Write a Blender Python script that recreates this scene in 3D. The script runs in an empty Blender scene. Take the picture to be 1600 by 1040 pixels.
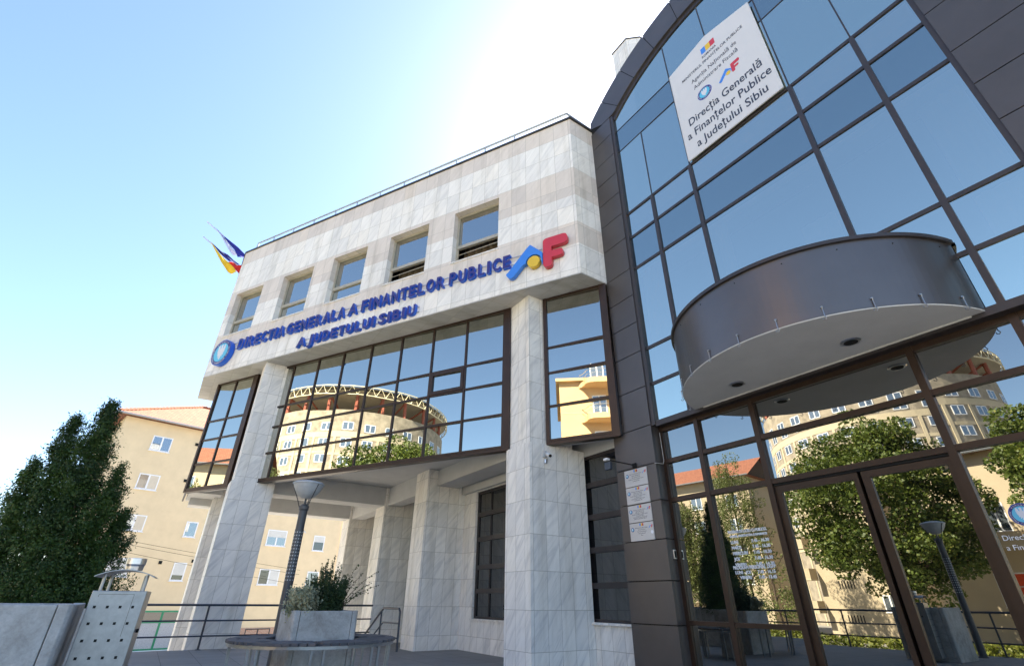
import bpy, bmesh, math, random
import numpy as np
from math import sin, cos, pi, radians, hypot
from mathutils import Matrix, Vector
random.seed(7)
rng = np.random.default_rng(11)
scene = bpy.context.scene
COL = scene.collection

# ------------------------------------------------------------------ camera
cam_d = bpy.data.cameras.new('camera')
cam_d.sensor_width = 36.0
cam_d.lens = 754.57 / 1600 * 36
cam_d.clip_start = 0.05
cam_d.clip_end = 2000
cam = bpy.data.objects.new('camera', cam_d)
COL.objects.link(cam)
RT = (0.5575, 0.8302, 0.0085); DN = (-0.3980, 0.2763, -0.8748); FW = (-0.7286, 0.4843, 0.4844)
cam.matrix_world = Matrix(((RT[0], -DN[0], -FW[0], 0), (RT[1], -DN[1], -FW[1], 0), (RT[2], -DN[2], -FW[2], 1.05), (0, 0, 0, 1)))
scene.camera = cam

# ------------------------------------------------------------------ light
SUN_EL, SUN_ANG = radians(46), radians(120.0)      # ANG: world direction towards the sun
w = bpy.data.worlds.new('World'); scene.world = w; w.use_nodes = True
nt = w.node_tree
sky = nt.nodes.new('ShaderNodeTexSky'); sky.sky_type = 'NISHITA'; sky.sun_disc = False
sky.sun_elevation = SUN_EL; sky.sun_rotation = pi / 2 - SUN_ANG
sky.air_density = 1.0; sky.dust_density = .75; sky.ozone_density = 2.6
bg = nt.nodes['Background']; bg.inputs['Strength'].default_value = 0.062
nt.links.new(sky.outputs[0], bg.inputs[0])
sun_d = bpy.data.lights.new('sun', 'SUN'); sun_d.energy = 5.0; sun_d.angle = radians(0.5); sun_d.color = (1, 0.9, 0.74)
sun = bpy.data.objects.new('sun', sun_d); COL.objects.link(sun)
sd = Vector((cos(SUN_ANG) * cos(SUN_EL), sin(SUN_ANG) * cos(SUN_EL), sin(SUN_EL)))
sun.rotation_euler = sd.to_track_quat('Z', 'Y').to_euler()
sun.location = (0, 0, 40)
scene.view_settings.view_transform = 'Standard'
scene.view_settings.look = 'None'
scene.view_settings.exposure = 2.68
scene.view_settings.gamma = 1.0
scene.cycles.max_bounces = 8; scene.cycles.glossy_bounces = 5; scene.cycles.transparent_max_bounces = 12

# ------------------------------------------------------------------ helpers
def frame(ox, oy, ang, oz=0.0):
    return Matrix.Translation((ox, oy, oz)) @ Matrix.Rotation(ang, 4, 'Z')
WORLD = Matrix.Identity(4)
BANG = math.atan2(0.48740253, 0.8731774)          # facade frame: x to the right, y inward
FB = frame(-6.375, 6.05, BANG)

class MB:
    """collects faces in a local frame (x right, y inward, z up) and links them as one mesh"""
    def __init__(s, fr=WORLD): s.v = []; s.f = []; s.m = []; s.fr = fr; s.sm = []
    def face(s, pts, mat=0, smooth=False):
        n = len(s.v); s.v += [tuple(p) for p in pts]; s.f.append(tuple(range(n, n + len(pts)))); s.m.append(mat); s.sm.append(smooth)
    def box(s, x0, x1, y0, y1, z0, z1, mat=0):
        if x0 > x1: x0, x1 = x1, x0
        if y0 > y1: y0, y1 = y1, y0
        if z0 > z1: z0, z1 = z1, z0
        p = [(x0,y0,z0),(x1,y0,z0),(x1,y1,z0),(x0,y1,z0),(x0,y0,z1),(x1,y0,z1),(x1,y1,z1),(x0,y1,z1)]
        for q in ((0,1,5,4),(1,2,6,5),(2,3,7,6),(3,0,4,7),(4,5,6,7),(3,2,1,0)): s.face([p[i] for i in q], mat)
        return s
    def prism(s, poly, z0, z1, mat=0, cap=None):
        """poly counter-clockwise seen from above, extruded in z"""
        n = len(poly); cap = mat if cap is None else cap
        for i in range(n):
            a, b = poly[i], poly[(i + 1) % n]
            s.face([(a[0],a[1],z0),(b[0],b[1],z0),(b[0],b[1],z1),(a[0],a[1],z1)], mat)
        s.face([(p[0],p[1],z1) for p in poly], cap); s.face([(p[0],p[1],z0) for p in reversed(poly)], cap)
        return s
    def slab(s, poly, y0, y1, mat=0, side=None):
        """poly in (x,z), extruded in y: front face at y0"""
        side = mat if side is None else side
        a = sum(poly[i][0]*poly[(i+1)%len(poly)][1]-poly[(i+1)%len(poly)][0]*poly[i][1] for i in range(len(poly)))
        if a < 0: poly = poly[::-1]
        n = len(poly)
        s.face([(p[0],y0,p[1]) for p in poly], mat); s.face([(p[0],y1,p[1]) for p in reversed(poly)], side)
        for i in range(n):
            p, q = poly[i], poly[(i+1)%n]
            s.face([(p[0],y0,p[1]),(p[0],y1,p[1]),(q[0],y1,q[1]),(q[0],y0,q[1])], side)
        return s
    def tube(s, pts, r, n=8, mat=0, caps=True):
        pts = [Vector(p) for p in pts]; rs = r if isinstance(r, (list, tuple)) else [r] * len(pts)
        rings = []; up = Vector((0, 0, 1))
        d0 = (pts[1] - pts[0]).normalized()
        a = d0.orthogonal().normalized()
        for i, p in enumerate(pts):
            if i == 0: d = d0
            elif i == len(pts) - 1: d = (pts[i] - pts[i-1]).normalized()
            else: d = ((pts[i+1] - pts[i]).normalized() + (pts[i] - pts[i-1]).normalized()).normalized()
            a = (a - d * a.dot(d)).normalized(); b = d.cross(a)
            rings.append([p + (a * cos(2*pi*k/n) + b * sin(2*pi*k/n)) * rs[i] for k in range(n)])
        for i in range(len(pts) - 1):
            for k in range(n):
                k2 = (k + 1) % n
                s.face([rings[i][k], rings[i][k2], rings[i+1][k2], rings[i+1][k]], mat, True)
        if caps:
            s.face(list(reversed(rings[0])), mat); s.face(rings[-1], mat)
        return s
    def lathe(s, cx, cy, prof, n=24, mat=0, a0=0, a1=2*pi):
        full = abs(a1 - a0 - 2*pi) < 1e-6
        m = n if full else n + 1
        R = [[(cx + r*cos(a0+(a1-a0)*k/n), cy + r*sin(a0+(a1-a0)*k/n), z) for k in range(m)] for r, z in prof]
        for i in range(len(prof) - 1):
            for k in range(n):
                k2 = (k + 1) % m
                s.face([R[i][k], R[i][k2], R[i+1][k2], R[i+1][k]], mat, True)
        return s
    def build(s, name, mats, parent=None, kind=None, weld=False, bevel=0, **tags):
        if not isinstance(mats, (list, tuple)): mats = [mats]
        me = bpy.data.meshes.new(name)
        me.from_pydata(s.v, [], s.f)
        for m in mats: me.materials.append(m)
        uv = me.uv_layers.new(name='UVMap'); ud = []
        for fi, f in enumerate(s.f):
            p = [Vector(s.v[i]) for i in f]
            nrm = Vector((0, 0, 0))
            for i in range(len(p)): nrm += (p[i] - p[0]).cross(p[(i+1) % len(p)] - p[0])
            if nrm.length > 0: nrm.normalize()
            if abs(nrm.z) > .7:
                for q in p: ud += [q.x, q.y]
            else:
                t = Vector((-nrm.y, nrm.x, 0))
                if t.length < 1e-6: t = Vector((1, 0, 0))
                t.normalize()
                for q in p: ud += [q.dot(t), q.z]
        uv.data.foreach_set('uv', ud)
        me.polygons.foreach_set('material_index', s.m)
        me.polygons.foreach_set('use_smooth', s.sm)
        me.transform(s.fr)
        o = bpy.data.objects.new(name, me); COL.objects.link(o)
        if weld or bevel:
            bm = bmesh.new(); bm.from_mesh(me); bmesh.ops.remove_doubles(bm, verts=bm.verts, dist=1e-4); bm.to_mesh(me); bm.free()
        if bevel:
            b = o.modifiers.new('bevel', 'BEVEL'); b.width = bevel; b.segments = 2; b.limit_method = 'ANGLE'
        me.update()
        if parent is not None: put(o, parent)
        if kind: o['kind'] = kind
        for k, v in tags.items(): o[k] = v
        return o

def put(o, parent):
    """parent while keeping the mesh where it was modelled (meshes carry baked coordinates)"""
    o.parent = parent
    if parent.type == 'EMPTY': o.matrix_parent_inverse = parent.matrix_basis.inverted()
def thing(name, label, cat, loc=(0, 0, 0), group=None, rz=0):
    o = bpy.data.objects.new(name, None); COL.objects.link(o); o.empty_display_size = .3
    o.location = loc; o.rotation_euler = (0, 0, rz); o['label'] = label; o['category'] = cat
    if group: o['group'] = group
    return o
def tag(o, label, cat, group=None):
    o['label'] = label; o['category'] = cat
    if group: o['group'] = group
    return o
def copy_tree(o, parent=None):
    c = o.copy(); COL.objects.link(c)
    if parent is not None: c.parent = parent; c.matrix_parent_inverse = o.matrix_parent_inverse.copy()
    for ch in [x for x in bpy.data.objects if x.parent == o]: copy_tree(ch, c)
    return c

# ------------------------------------------------------------------ materials
class NT:
    def __init__(s, name):
        s.m = bpy.data.materials.new(name); s.m.use_nodes = True; s.t = s.m.node_tree
        s.b = s.t.nodes['Principled BSDF']; s.out = s.t.nodes['Material Output']
    def n(s, typ, **kw):
        nd = s.t.nodes.new(typ)
        for k, v in kw.items():
            if k in nd.inputs: nd.inputs[k].default_value = v
            else: setattr(nd, k, v)
        return nd
    def l(s, a, b): s.t.links.new(a, b)
    def ramp(s, fac, stops):
        r = s.n('ShaderNodeValToRGB'); e = r.color_ramp.elements
        while len(e) < len(stops): e.new(.5)
        for el, (p, c) in zip(e, stops): el.position = p; el.color = (*c, 1) if len(c) == 3 else c
        s.l(fac, r.inputs[0]); return r.outputs[0]
    def mix(s, fac, a, b, mode='MIX'):
        m = s.n('ShaderNodeMix', data_type='RGBA', blend_type=mode)
        for i, x in ((0, fac), (6, a), (7, b)):
            if hasattr(x, 'is_linked') or hasattr(x, 'links'): s.l(x, m.inputs[i])
            else: m.inputs[i].default_value = x if i == 0 else ((*x, 1) if len(x) == 3 else x)
        return m.outputs[2]
    def bump(s, h, strength=.2, dist=.01):
        b = s.n('ShaderNodeBump'); b.inputs['Strength'].default_value = strength; b.inputs['Distance'].default_value = dist
        s.l(h, b.inputs['Height']); s.l(b.outputs[0], s.b.inputs['Normal'])

def mat(name, c, rough=.6, metal=0., var=.12, scale=6., bump=0., spec=None):
    k = NT(name); k.b.inputs['Roughness'].default_value = rough; k.b.inputs['Metallic'].default_value = metal
    if spec is not None: k.b.inputs['Specular IOR Level'].default_value = spec
    tc = k.n('ShaderNodeTexCoord')
    no = k.n('ShaderNodeTexNoise', Scale=scale, Detail=6., Roughness=.6); k.l(tc.outputs['Object'], no.inputs['Vector'])
    a = tuple(min(1, x * (1 - var)) for x in c); b = tuple(min(1, x * (1 + var)) for x in c)
    k.l(k.ramp(no.outputs[0], [(.3, a), (.7, b)]), k.b.inputs['Base Color'])
    if bump: k.bump(no.outputs[0], bump, .01)
    return k.m

def marble(name, base=(.56, .56, .57), dark=(.40, .41, .43), tw=.30, th=.61, zoff=0., vein=1.0, warm=0.0):
    k = NT(name); k.b.inputs['Roughness'].default_value = .42; k.b.inputs['Specular IOR Level'].default_value = .35
    uv = k.n('ShaderNodeUVMap')
    mp = k.n('ShaderNodeMapping'); mp.inputs['Location'].default_value = (0.07, -zoff, 0); k.l(uv.outputs[0], mp.inputs[0])
    br = k.n('ShaderNodeTexBrick', offset=0.0, offset_frequency=1, squash=1.0); br.inputs['Scale'].default_value = 1
    br.inputs['Color1'].default_value = (0, 0, 0, 1); br.inputs['Color2'].default_value = (1, 1, 1, 1); br.inputs['Mortar'].default_value = (.5, .5, .5, 1)
    br.inputs['Brick Width'].default_value = tw; br.inputs['Row Height'].default_value = th; br.inputs['Mortar Size'].default_value = .0035
    br.inputs['Mortar Smooth'].default_value = .1; br.inputs['Bias'].default_value = 0
    k.l(mp.outputs[0], br.inputs['Vector'])
    off = k.n('ShaderNodeVectorMath', operation='SCALE'); off.inputs['Scale'].default_value = 37.; k.l(br.outputs['Color'], off.inputs[0])
    rot = k.n('ShaderNodeMapping'); rot.inputs['Rotation'].default_value = (0, 0, radians(-52)); rot.inputs['Scale'].default_value = (1.6, 9.5, 1); k.l(uv.outputs[0], rot.inputs[0])
    rot.vector_type = 'POINT'
    # rotate first, stretch afterwards
    rot.inputs['Scale'].default_value = (1, 1, 1)
    st = k.n('ShaderNodeMapping'); st.inputs['Scale'].default_value = (.9, 6.0, 1); k.l(rot.outputs[0], st.inputs[0])
    ad = k.n('ShaderNodeVectorMath', operation='ADD'); k.l(st.outputs[0], ad.inputs[0]); k.l(off.outputs[0], ad.inputs[1])
    no = k.n('ShaderNodeTexNoise', Scale=1.0, Detail=9., Roughness=.62, Distortion=.9); k.l(ad.outputs[0], no.inputs['Vector'])
    st2 = k.n('ShaderNodeMapping'); st2.inputs['Scale'].default_value = (1.1, 17.0, 1); k.l(rot.outputs[0], st2.inputs[0])
    ad2 = k.n('ShaderNodeVectorMath', operation='ADD'); k.l(st2.outputs[0], ad2.inputs[0]); k.l(off.outputs[0], ad2.inputs[1])
    n2 = k.n('ShaderNodeTexNoise', Scale=1.0, Detail=5., Roughness=.6, Distortion=1.2); k.l(ad2.outputs[0], n2.inputs['Vector'])
    light = tuple(min(1, x * 1.10) for x in base)
    c1 = k.ramp(no.outputs[0], [(.30, dark), (.50, base), (.72, light)])
    f2 = k.ramp(n2.outputs[0], [(.27, (.76, .76, .77)), (.40, (1, 1, 1))])
    c2 = k.mix(.75 * vein, c1, f2, 'MULTIPLY')
    tint = k.ramp(br.outputs['Color'], [(0, (.86, .865, .875)), (.3, (.94, .94, .945)), (.6, (1, 1, 1)), (1, (1.0, .98, .95))])
    c3 = k.mix(.9, c2, tint, 'MULTIPLY')
    sk = k.n('ShaderNodeMapping'); sk.inputs['Scale'].default_value = (2.6, .22, 1); k.l(uv.outputs[0], sk.inputs[0])
    sn = k.n('ShaderNodeTexNoise', Scale=1.3, Detail=6., Roughness=.6); k.l(sk.outputs[0], sn.inputs['Vector'])
    c3 = k.mix(1., c3, k.ramp(sn.outputs[0], [(.28, (.80, .79, .76)), (.50, (1, 1, 1))]), 'MULTIPLY')
    c4 = k.mix(br.outputs['Fac'], c3, (.36, .33, .28))
    k.l(c4, k.b.inputs['Base Color'])
    k.bump(br.outputs['Fac'], -.35, .004)
    return k.m

def glass(name, tint, amount=1.0, wav=.0012, thru=0.0, base=(.012, .012, .014)):
    """coated reflective glazing: a dark pane with a strong tinted mirror coat"""
    k = NT(name); k.t.nodes.remove(k.b)
    tc = k.n('ShaderNodeTexCoord')
    no = k.n('ShaderNodeTexNoise', Scale=.9, Detail=2.); k.l(tc.outputs['Object'], no.inputs['Vector'])
    bu = k.n('ShaderNodeBump'); bu.inputs['Strength'].default_value = 1.; bu.inputs['Distance'].default_value = wav; k.l(no.outputs[0], bu.inputs['Height'])
    gl = k.n('ShaderNodeBsdfGlossy'); gl.inputs['Roughness'].default_value = .004; gl.inputs['Color'].default_value = (*tint, 1); k.l(bu.outputs[0], gl.inputs['Normal'])
    df = k.n('ShaderNodeBsdfDiffuse'); df.inputs['Color'].default_value = (*base, 1)
    src = df.outputs[0]
    if thru:
        tr = k.n('ShaderNodeBsdfTransparent'); tr.inputs['Color'].default_value = (.62, .6, .56, 1)
        mx = k.n('ShaderNodeMixShader'); mx.inputs[0].default_value = thru; k.l(df.outputs[0], mx.inputs[1]); k.l(tr.outputs[0], mx.inputs[2]); src = mx.outputs[0]
    lw = k.n('ShaderNodeFresnel'); lw.inputs['IOR'].default_value = 1.5
    ma = k.n('ShaderNodeMath', operation='MULTIPLY_ADD'); k.l(lw.outputs[0], ma.inputs[0]); ma.inputs[1].default_value = 1 - amount; ma.inputs[2].default_value = amount
    mx = k.n('ShaderNodeMixShader'); k.l(ma.outputs[0], mx.inputs[0]); k.l(src, mx.inputs[1]); k.l(gl.outputs[0], mx.inputs[2])
    k.l(mx.outputs[0], k.out.inputs[0])
    return k.m

def leafmat(name, c1, c2, c3=None, rough=.55, trans=.35, scale=1.2):
    k = NT(name); k.b.inputs['Roughness'].default_value = rough
    tc = k.n('ShaderNodeTexCoord')
    no = k.n('ShaderNodeTexNoise', Scale=scale, Detail=3.); k.l(tc.outputs['Object'], no.inputs['Vector'])
    wn = k.n('ShaderNodeTexNoise', Scale=scale * 14, Detail=1.); k.l(tc.outputs['Object'], wn.inputs['Vector'])
    a = k.ramp(no.outputs[0], [(.35, c1), (.65, c2)])
    b = k.mix(k.ramp(wn.outputs[0], [(.55, (0, 0, 0)), (.75, (1, 1, 1))]), a, c3 or c2)
    k.l(b, k.b.inputs['Base Color'])
    tl = k.n('ShaderNodeBsdfTranslucent'); k.l(b, tl.inputs[0])
    mx = k.n('ShaderNodeMixShader'); mx.inputs[0].default_value = trans
    k.l(k.b.outputs[0], mx.inputs[1]); k.l(tl.outputs[0], mx.inputs[2]); k.l(mx.outputs[0], k.out.inputs[0])
    return k.m

def brickmat(name, c1, c2, mortar, bw, rh, ms=.01, rough=.8, off=.5, usez=True, vary=.15):
    k = NT(name); k.b.inputs['Roughness'].default_value = rough
    uv = k.n('ShaderNodeUVMap')
    br = k.n('ShaderNodeTexBrick', offset=off); br.inputs['Scale'].default_value = 1
    for nm, v in (('Color1', c1), ('Color2', c2), ('Mortar', mortar)): br.inputs[nm].default_value = (*v, 1)
    br.inputs['Brick Width'].default_value = bw; br.inputs['Row Height'].default_value = rh; br.inputs['Mortar Size'].default_value = ms
    k.l(uv.outputs[0], br.inputs['Vector'])
    no = k.n('ShaderNodeTexNoise', Scale=2.3, Detail=7., Roughness=.65); k.l(uv.outputs[0], no.inputs['Vector'])
    v = k.ramp(no.outputs[0], [(.3, (1 - vary,) * 3), (.7, (1, 1, 1))])
    k.l(k.mix(1., br.outputs[0], v, 'MULTIPLY'), k.b.inputs['Base Color'])
    k.bump(br.outputs['Fac'], -.5, .01)
    return k.m

M = {}
M['marble'] = marble('white_marble_tiles', (.82, .79, .745), (.62, .605, .59), zoff=.30, th=.61, vein=1.25)
M['marble_top'] = marble('white_marble_facade', (.83, .80, .755), (.70, .68, .65), tw=.42, th=.626, zoff=11.92 - .626 * 19)
M['beige'] = marble('beige_stone_tiles', (.70, .63, .565), (.65, .58, .515), tw=.42, th=.626, zoff=11.92 - .626 * 19, vein=.25)
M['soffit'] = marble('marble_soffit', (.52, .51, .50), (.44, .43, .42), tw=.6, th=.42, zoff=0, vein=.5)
M['plaster'] = mat('grey_plaster', (.50, .50, .50), .85, var=.06, scale=3, bump=.05)
M['coping'] = mat('black_coping', (.03, .03, .03), .5)
M['roofrail'] = mat('painted_rail_grey_blue', (.36, .41, .46), .4, .3)
M['bayframe'] = mat('brown_bronze_frame', (.038, .021, .014), .38, .35, var=.15, scale=3)
M['winframe'] = mat('beige_metal_frame', (.42, .385, .31), .45, .2, var=.08)
M['dark'] = mat('dark_interior', (.012, .011, .010), .9)
M['curtain'] = mat('cream_curtain', (.55, .49, .40), .9, var=.05)
M['curtain_dark'] = mat('brown_vertical_blind', (.16, .125, .085), .9, var=.2)
M['clad'] = mat('dark_metal_cladding', (.098, .088, .086), .40, .5, var=.12, scale=1.2)
M['cladlow'] = M['clad']
M['gap'] = mat('black_joint', (.006, .006, .006), .9)
M['cframe'] = mat('dark_curtain_wall_frame', (.052, .044, .044), .4, .35, var=.1)
M['canopy'] = mat('canopy_metal', (.155, .136, .128), .36, .85, var=.07, scale=1.3)
M['white_soffit'] = mat('white_canopy_board', (.62, .61, .59), .8, var=.05, scale=2.5, bump=.03)
M['steel'] = mat('brushed_steel', (.55, .55, .57), .28, .95, var=.1, scale=14)
M['zinc'] = mat('galvanised_steel', (.30, .315, .33), .38, .75, var=.12, scale=18)
M['hook'] = mat('hook_steel', (.30, .31, .33), .35, .8)
M['glass_bay'] = glass('reflective_bay_glass', (.52, .53, .48), .88, .0006)
M['glass_bay_thru'] = glass('reflective_bay_glass_curtained', (.54, .55, .50), .80, .0006, thru=.75)
M['glass_up'] = glass('upper_window_glass', (.56, .57, .53), .85, .0008)
M['glass_cw'] = glass('blue_curtain_wall_glass', (.63, .69, .60), .86, .0014, base=(.03, .05, .06))
M['glass_cw2'] = glass('blue_curtain_wall_glass_pale', (.68, .73, .63), .86, .0016, base=(.04, .05, .06))
M['glass_cw3'] = glass('blue_curtain_wall_glass_deep', (.58, .645, .575), .86, .0012, base=(.03, .05, .06))
M['glass_sp'] = glass('dark_blue_spandrel_glass', (.42, .48, .45), .8, .0012, base=(.02, .04, .07))
M['glass_door'] = glass('reflective_lobby_glass', (.37, .37, .345), .86, .0005)
M['glass_dark'] = glass('dark_window_glass', (.30, .30, .30), .42, .0008)
M['panel'] = mat('concrete_paver', (.42, .41, .385), .75, var=.12, scale=4)
M['paving'] = brickmat('terrace_paving', (.22, .21, .20), (.26, .25, .24), (.11, .105, .10), .6, .6, .006, .7, off=0)
M['asphalt'] = mat('worn_pale_asphalt', (.24, .23, .21), .9, var=.2, scale=3, bump=.2)
M['grassm'] = mat('verge_grass', (.06, .09, .03), .95, var=.35, scale=3, bump=.4)
M['blue'] = mat('blue_letter_face', (.03, .026, .18), .35, var=.04)
M['blueside'] = mat('blue_letter_side', (.015, .12, .62), .35, var=.04)
M['logoblue'] = mat('logo_blue', (.045, .22, .72), .35, var=.03)
M['logored'] = mat('logo_red', (.55, .035, .055), .35, var=.03)
M['logoyellow'] = mat('logo_yellow', (.72, .47, .03), .35, var=.03)
M['cyan'] = mat('emblem_cyan', (.10, .48, .70), .4, var=.03)
M['eagle'] = mat('emblem_white', (.66, .66, .72), .5, var=.03)
M['white'] = mat('white_paint', (.70, .70, .70), .5, var=.04)
M['banner'] = mat('white_banner', (.60, .60, .62), .55, var=.02, scale=2)
M['ink'] = mat('dark_blue_ink', (.02, .03, .06), .5)
M['plaque'] = mat('silver_plaque', (.50, .50, .51), .4, .25, var=.03)
M['vinyl'] = mat('white_vinyl_text', (.75, .77, .82), .6)
M['fl_blue'] = mat('flag_blue', (.015, .02, .24), .8); M['fl_yellow'] = mat('flag_yellow', (.80, .52, .03), .8); M['fl_red'] = mat('flag_red', (.70, .03, .03), .8)
M['fl_white'] = mat('flag_pale', (.52, .54, .72), .8)
k = NT('weathered_concrete'); k.b.inputs['Roughness'].default_value = .85; tc_ = k.n('ShaderNodeTexCoord')
n1 = k.n('ShaderNodeTexNoise', Scale=2.2, Detail=8., Roughness=.65, Distortion=.6); k.l(tc_.outputs['Object'], n1.inputs['Vector'])
n2_ = k.n('ShaderNodeTexNoise', Scale=38., Detail=4., Roughness=.7); k.l(tc_.outputs['Object'], n2_.inputs['Vector'])
n3_ = k.n('ShaderNodeTexNoise', Scale=6., Detail=10., Roughness=.75); k.l(tc_.outputs['Object'], n3_.inputs['Vector'])
cc = k.ramp(n1.outputs[0], [(.32, (.28, .27, .245)), (.5, (.44, .435, .42)), (.7, (.54, .54, .525))])
cc = k.mix(.55, cc, k.ramp(n3_.outputs[0], [(.36, (.60, .58, .54)), (.55, (1, 1, 1))]), 'MULTIPLY'); cc = k.mix(.35, cc, k.ramp(n2_.outputs[0], [(.35, (.55, .55, .55)), (.6, (1, 1, 1))]), 'MULTIPLY')
k.l(cc, k.b.inputs['Base Color']); k.bump(n3_.outputs[0], .25, .01); M['concrete'] = k.m
M['wood'] = mat('grey_bench_slats', (.105, .10, .105), .75, var=.2, scale=9)
M['railpaint'] = mat('dark_blue_rail_paint', (.035, .045, .065), .4, .2)
M['lamp'] = mat('anthracite_lamp_paint', (.07, .075, .085), .45, .3)
M['lampwhite'] = mat('lamp_disc_paint', (.42, .44, .46), .5)
M['soil'] = mat('planter_soil', (.05, .035, .02), .95)
M['bark'] = mat('bark', (.10, .07, .05), .95, var=.3, scale=8, bump=.5)
M['peach'] = mat('peach_render', (.64, .52, .345), .9, var=.06, scale=1.3, bump=.04)
M['tile'] = brickmat('terracotta_roof', (.24, .085, .045), (.31, .12, .065), (.13, .045, .03), .22, .30, .02, .85)
M['brick'] = brickmat('red_brick', (.42, .20, .12), (.52, .28, .18), (.45, .40, .34), .25, .075, .012, .9)
M['upvc'] = mat('white_window_frame', (.72, .73, .75), .5, var=.03)
M['pane'] = glass('house_window_glass', (.6, .66, .72), .35, .001, base=(.10, .12, .14))
M['shutter'] = brickmat('roller_shutter', (.60, .60, .58), (.64, .64, .62), (.45, .45, .44), 9., .055, .006, .6)
M['green'] = mat('green_shop_frame', (.02, .22, .10), .5)
M['lace'] = mat('lace_curtain', (.42, .42, .43), .9, var=.3, scale=30)

def text(body, name, fr, x, y, z, size, mats, parent, align='CENTER', ext=.002, off=0., width=None, rot=0., face_ext=None, sx=1.):
    """text on a wall plane of a frame (x right, z up), reading from outside (towards -y)"""
    cu = bpy.data.curves.new(name, 'FONT'); cu.body = body; cu.size = size; cu.extrude = ext; cu.offset = off
    cu.align_x = align; cu.resolution_u = 3
    tmp = bpy.data.objects.new(name, cu); COL.objects.link(tmp)
    bpy.context.view_layer.update()
    me = bpy.data.meshes.new_from_object(tmp.evaluated_get(bpy.context.evaluated_depsgraph_get()))
    bpy.data.objects.remove(tmp); bpy.data.curves.remove(cu)
    me.name = name
    co = np.zeros(len(me.vertices) * 3); me.vertices.foreach_get('co', co); co = co.reshape(-1, 3)
    if width and len(co):
        x0, x1 = co[:, 0].min(), co[:, 0].max(); k = width / (x1 - x0)
        if align == 'LEFT': co[:, 0] = (co[:, 0] - x0) * k
        else: co[:, 0] = (co[:, 0] - (x0 + x1) / 2) * k
        me.vertices.foreach_set('co', co.ravel())
    me.materials.clear()
    for m_ in (mats if isinstance(mats, (list, tuple)) else [mats]): me.materials.append(m_)
    if isinstance(mats, (list, tuple)) and len(mats) > 1:
        for p in me.polygons: p.material_index = 0 if abs(p.normal.z) > .7 else 1
    mt = fr @ Matrix.Translation((x, y, z)) @ Matrix.Rotation(pi / 2, 4, 'X') @ Matrix.Rotation(rot, 4, 'Z')
    me.transform(mt)
    me.update()
    o = bpy.data.objects.new(name, me); COL.objects.link(o)
    if parent is not None: put(o, parent)
    return o

# ================================================================== SETTING
g = MB(); g.box(-260, 260, -260, 260, -2.4, -1.9); g.build('ground', M['asphalt'], kind='structure')
g = MB(); g.box(-15.1, 9.0, -3.0, 7.6, -1.85, 0.0); g.build('terrace_floor', [M['paving']], kind='structure')
g = MB(); g.box(-60, 60, -27, -14, -1.893, -1.80); g.build('grass_verge', M['grassm'], kind='structure')
g = MB(); g.box(-70, 70, -14.0, -12.2, -1.895, -1.77); g.box(-70, 70, -29.2, -27.0, -1.895, -1.77); g.build('pavement', M['panel'], kind='structure')

# ================================================================== OFFICE WING (white marble)
def fbw(x, y, z=0):
    v = FB @ Vector((x, y, z)); return (v.x, v.y, v.z)
office = thing('office_building', 'white and beige marble office wing with projecting upper storey above bronze glass bays', 'building', (-12, 6, 0))
BANDS = [(7.40, 8.23, 0), (8.23, 8.89, 1), (8.89, 9.73, 0), (9.73, 10.66, 1), (10.66, 11.92, 0), (11.92, 12.50, 1)]
WIN = [(-12.78, -11.38), (-10.37, -8.97), (-8.10, -6.70), (-5.81, -4.41), (-3.53, -2.13)]
WZ0, WZ1 = 8.79, 10.55
m = MB(FB)
xs = sorted({-13.1, 0.0} | {x for p in WIN for x in p}); zs = sorted({b[0] for b in BANDS} | {12.50, WZ0, WZ1})
for i in range(len(xs) - 1):
    for j in range(len(zs) - 1):
        x0, x1, z0, z1 = xs[i], xs[i+1], zs[j], zs[j+1]
        if any(abs(x0 - a) < .01 and abs(x1 - b) < .01 for a, b in WIN) and z0 >= WZ0 - .01 and z1 <= WZ1 + .01: continue
        k = next(b[2] for b in BANDS if b[0] - .001 <= z0 < b[1] - .001)
        m.box(x0, x1, 0, .28, z0, z1, k)
m.build('facade_wall', [M['marble_top'], M['beige']], office)
L0 = fbw(-13.1, 0); L0y = L0[1]
m = MB(); m2 = MB(); m3 = MB()
for z0, z1, k in BANDS:
    m.prism([(-6.62, 6.22), (-6.376, 6.056), (-6.376, 6.86), (-6.62, 6.86)], z0, z1, k)
    m2.prism([(L0[0] - 2.3, L0y - .002), (L0[0] + .02, L0y - .002), (L0[0] + .2, L0y + .25), (L0[0] - 2.3, L0y + .25)], z0, z1, k)
    m3.prism([(L0[0] - 2.302, L0y + .0), (L0[0] - 2.1, L0y + .26), (L0[0] - 2.1, 12.2), (L0[0] - 2.302, 12.2)], z0, z1, k)
for q_ in (m, m2, m3): q_.build('side_wall', [M['marble_top'], M['beige']], office)
lx = L0[0] - 2.25
a_, b_ = fbw(-13.0, .7), fbw(-.1, .7)
MB().prism([(lx + .1, a_[1] + .3), (a_[0], a_[1]), (b_[0], b_[1]), (-6.6, 12.1), (lx + .1, 12.1)], 7.42, 12.44).build('upper_core', M['dark'], office)
q0, q1 = fbw(-13.095, .004), fbw(-.005, .004)
MB().prism([(lx - .04, q0[1]), (q0[0], q0[1]), (q1[0], q1[1]), (-6.382, 6.85), (-6.382, 12.1), (lx - .04, 12.1)], 7.375, 7.40).build('soffit', M['soffit'], office)
c0, c1 = fbw(-13.12, -.03), fbw(.02, -.03)
MB().prism([(lx - .1, c0[1] - .01), (c0[0], c0[1]), (c1[0] + .02, c1[1]), (-6.33, 6.86), (-6.33, 12.2), (lx - .1, 12.2)], 12.50, 12.56).build('roof_coping', M['coping'], office)
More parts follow.
